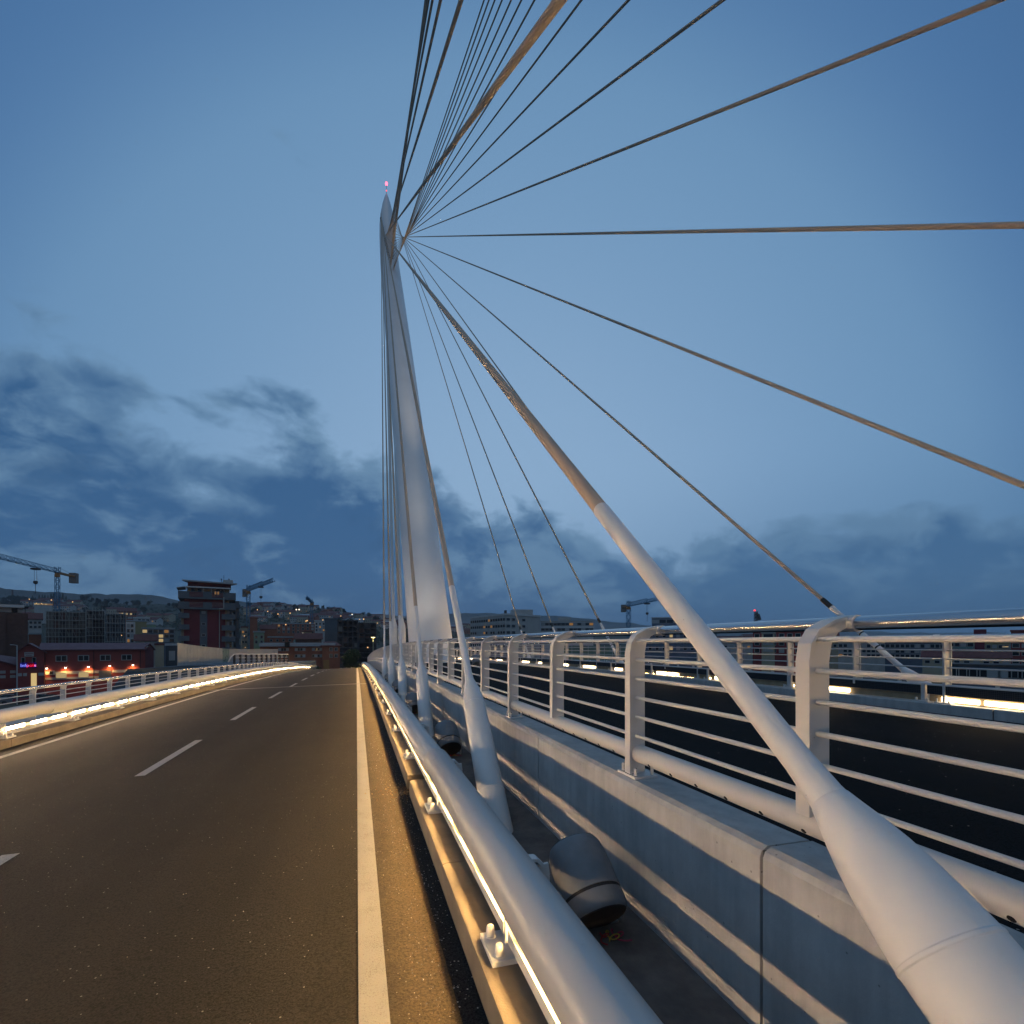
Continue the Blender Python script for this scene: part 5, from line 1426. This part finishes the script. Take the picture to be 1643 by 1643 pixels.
car(99, 36, 2.9, (.04, .06, .12), 'dark blue parked car before the gable of the red shops')
car(95, 47, .3, (.20, .03, .03), 'dark red parked car beside the lit doorway')
car(97, 66, .2, (.42, .43, .44), 'light grey parked car right of the lit doorway')
car(96, 78, .25, (.06, .06, .07), 'black parked car below the first wall lamps')
car(96, 137, .3, (.03, .09, .20), 'blue parked car under the middle of the red facade')
car(93, 150, .2, (.05, .05, .06), 'black parked car right of the blue one under the red facade')
car(93, 163, .2, (.45, .50, .56), 'pale silver parked car under the right part of the red facade')
car(104, 547, 1.4, (.10, .17, .19), 'small teal car parked under the round tree')
car(100, 559, 1.2, (.05, .07, .09), 'dark car parked right under the round tree')
car(112, 571, .2, (.30, .36, .44), 'pale blue car parked at the end of the road')


# ------------------------------------------------------------------ lamps that light the pylon and the stays
for k in range(5):
    y = 3.0 + 5.3 * k
    p = Vector((1.40, y - .02, .14 + drop(y) + .20)) + Vector((-.06, .76, .65)).normalized() * .40
    spot('floodlight_beam', p, head('n', 5), 2500, 20)
def pylon_light(x, D, z, lab, e, tgt, ang=52):
    c = pd(x, D, z)
    root = empty('pylon_floodlight', c, lab, 'floodlight', 'floodlights aimed up at the pylon')
    ax = (Vector(tgt) - c).normalized()
    q = MB(); q.lathe(c + Vector((0, 0, .35)) - ax * .25, ax, [(0, .15), (.02, .18), (.45, .19), (.5, .17)], 20); q.build('housing', M_lampgrey, root)
    q = MB(); q.box(c.x - .22, c.x + .22, c.y - .1, c.y + .1, c.z, c.z + .03); q.bar(c + Vector((-.2, 0, .03)), c + Vector((-.2, 0, .4)), .03); q.bar(c + Vector((.2, 0, .03)), c + Vector((.2, 0, .4)), .03); q.build('yoke', M_galv, root)
    spot('pylon_beam', c + Vector((0, 0, .35)) + ax * .32, tgt, e, ang, (1.0, .83, .62), .2)
pylon_light(3.0, 32.0, .45, 'left of the small floodlights before the pylon foot', 1300, ctr[3])
pylon_light(7.6, 33.0, .45, 'right of the small floodlights before the pylon foot', 800, ctr[3])
pylon_light(4.2, 29.0, .55, 'small floodlight on the deck left of centre, aimed up the pylon', 9000, ctr[5], 26)
pylon_light(6.4, 29.0, .55, 'small floodlight on the deck right of centre, aimed up the pylon', 60000, ctr[9], 17)
for x in (4.4, 7.0):
    c = pd(x, 68.5, -1.2)
    spot('backstay_beam', c, pd(5.72, 74.5, 3.6), 2600, 60, (1.0, .80, .50), .2)

# ------------------------------------------------------------------ evening haze over the valley
if True:
    hz = MB(); hz.box(-5200, 5200, -400, 5600, -10.4, 98)
    M_haze = bpy.data.materials.new('haze'); M_haze.use_nodes = True
    nt = M_haze.node_tree; nt.nodes.remove(nt.nodes['Principled BSDF'])
    v = nt.nodes.new('ShaderNodeVolumePrincipled'); v.inputs['Color'].default_value = (.80, .88, 1.0, 1); v.inputs['Density'].default_value = .00016; v.inputs['Anisotropy'].default_value = .2
    nt.links.new(v.outputs[0], nt.nodes['Material Output'].inputs['Volume'])
    tag(hz.build('haze', M_haze, None, False), kind='stuff')
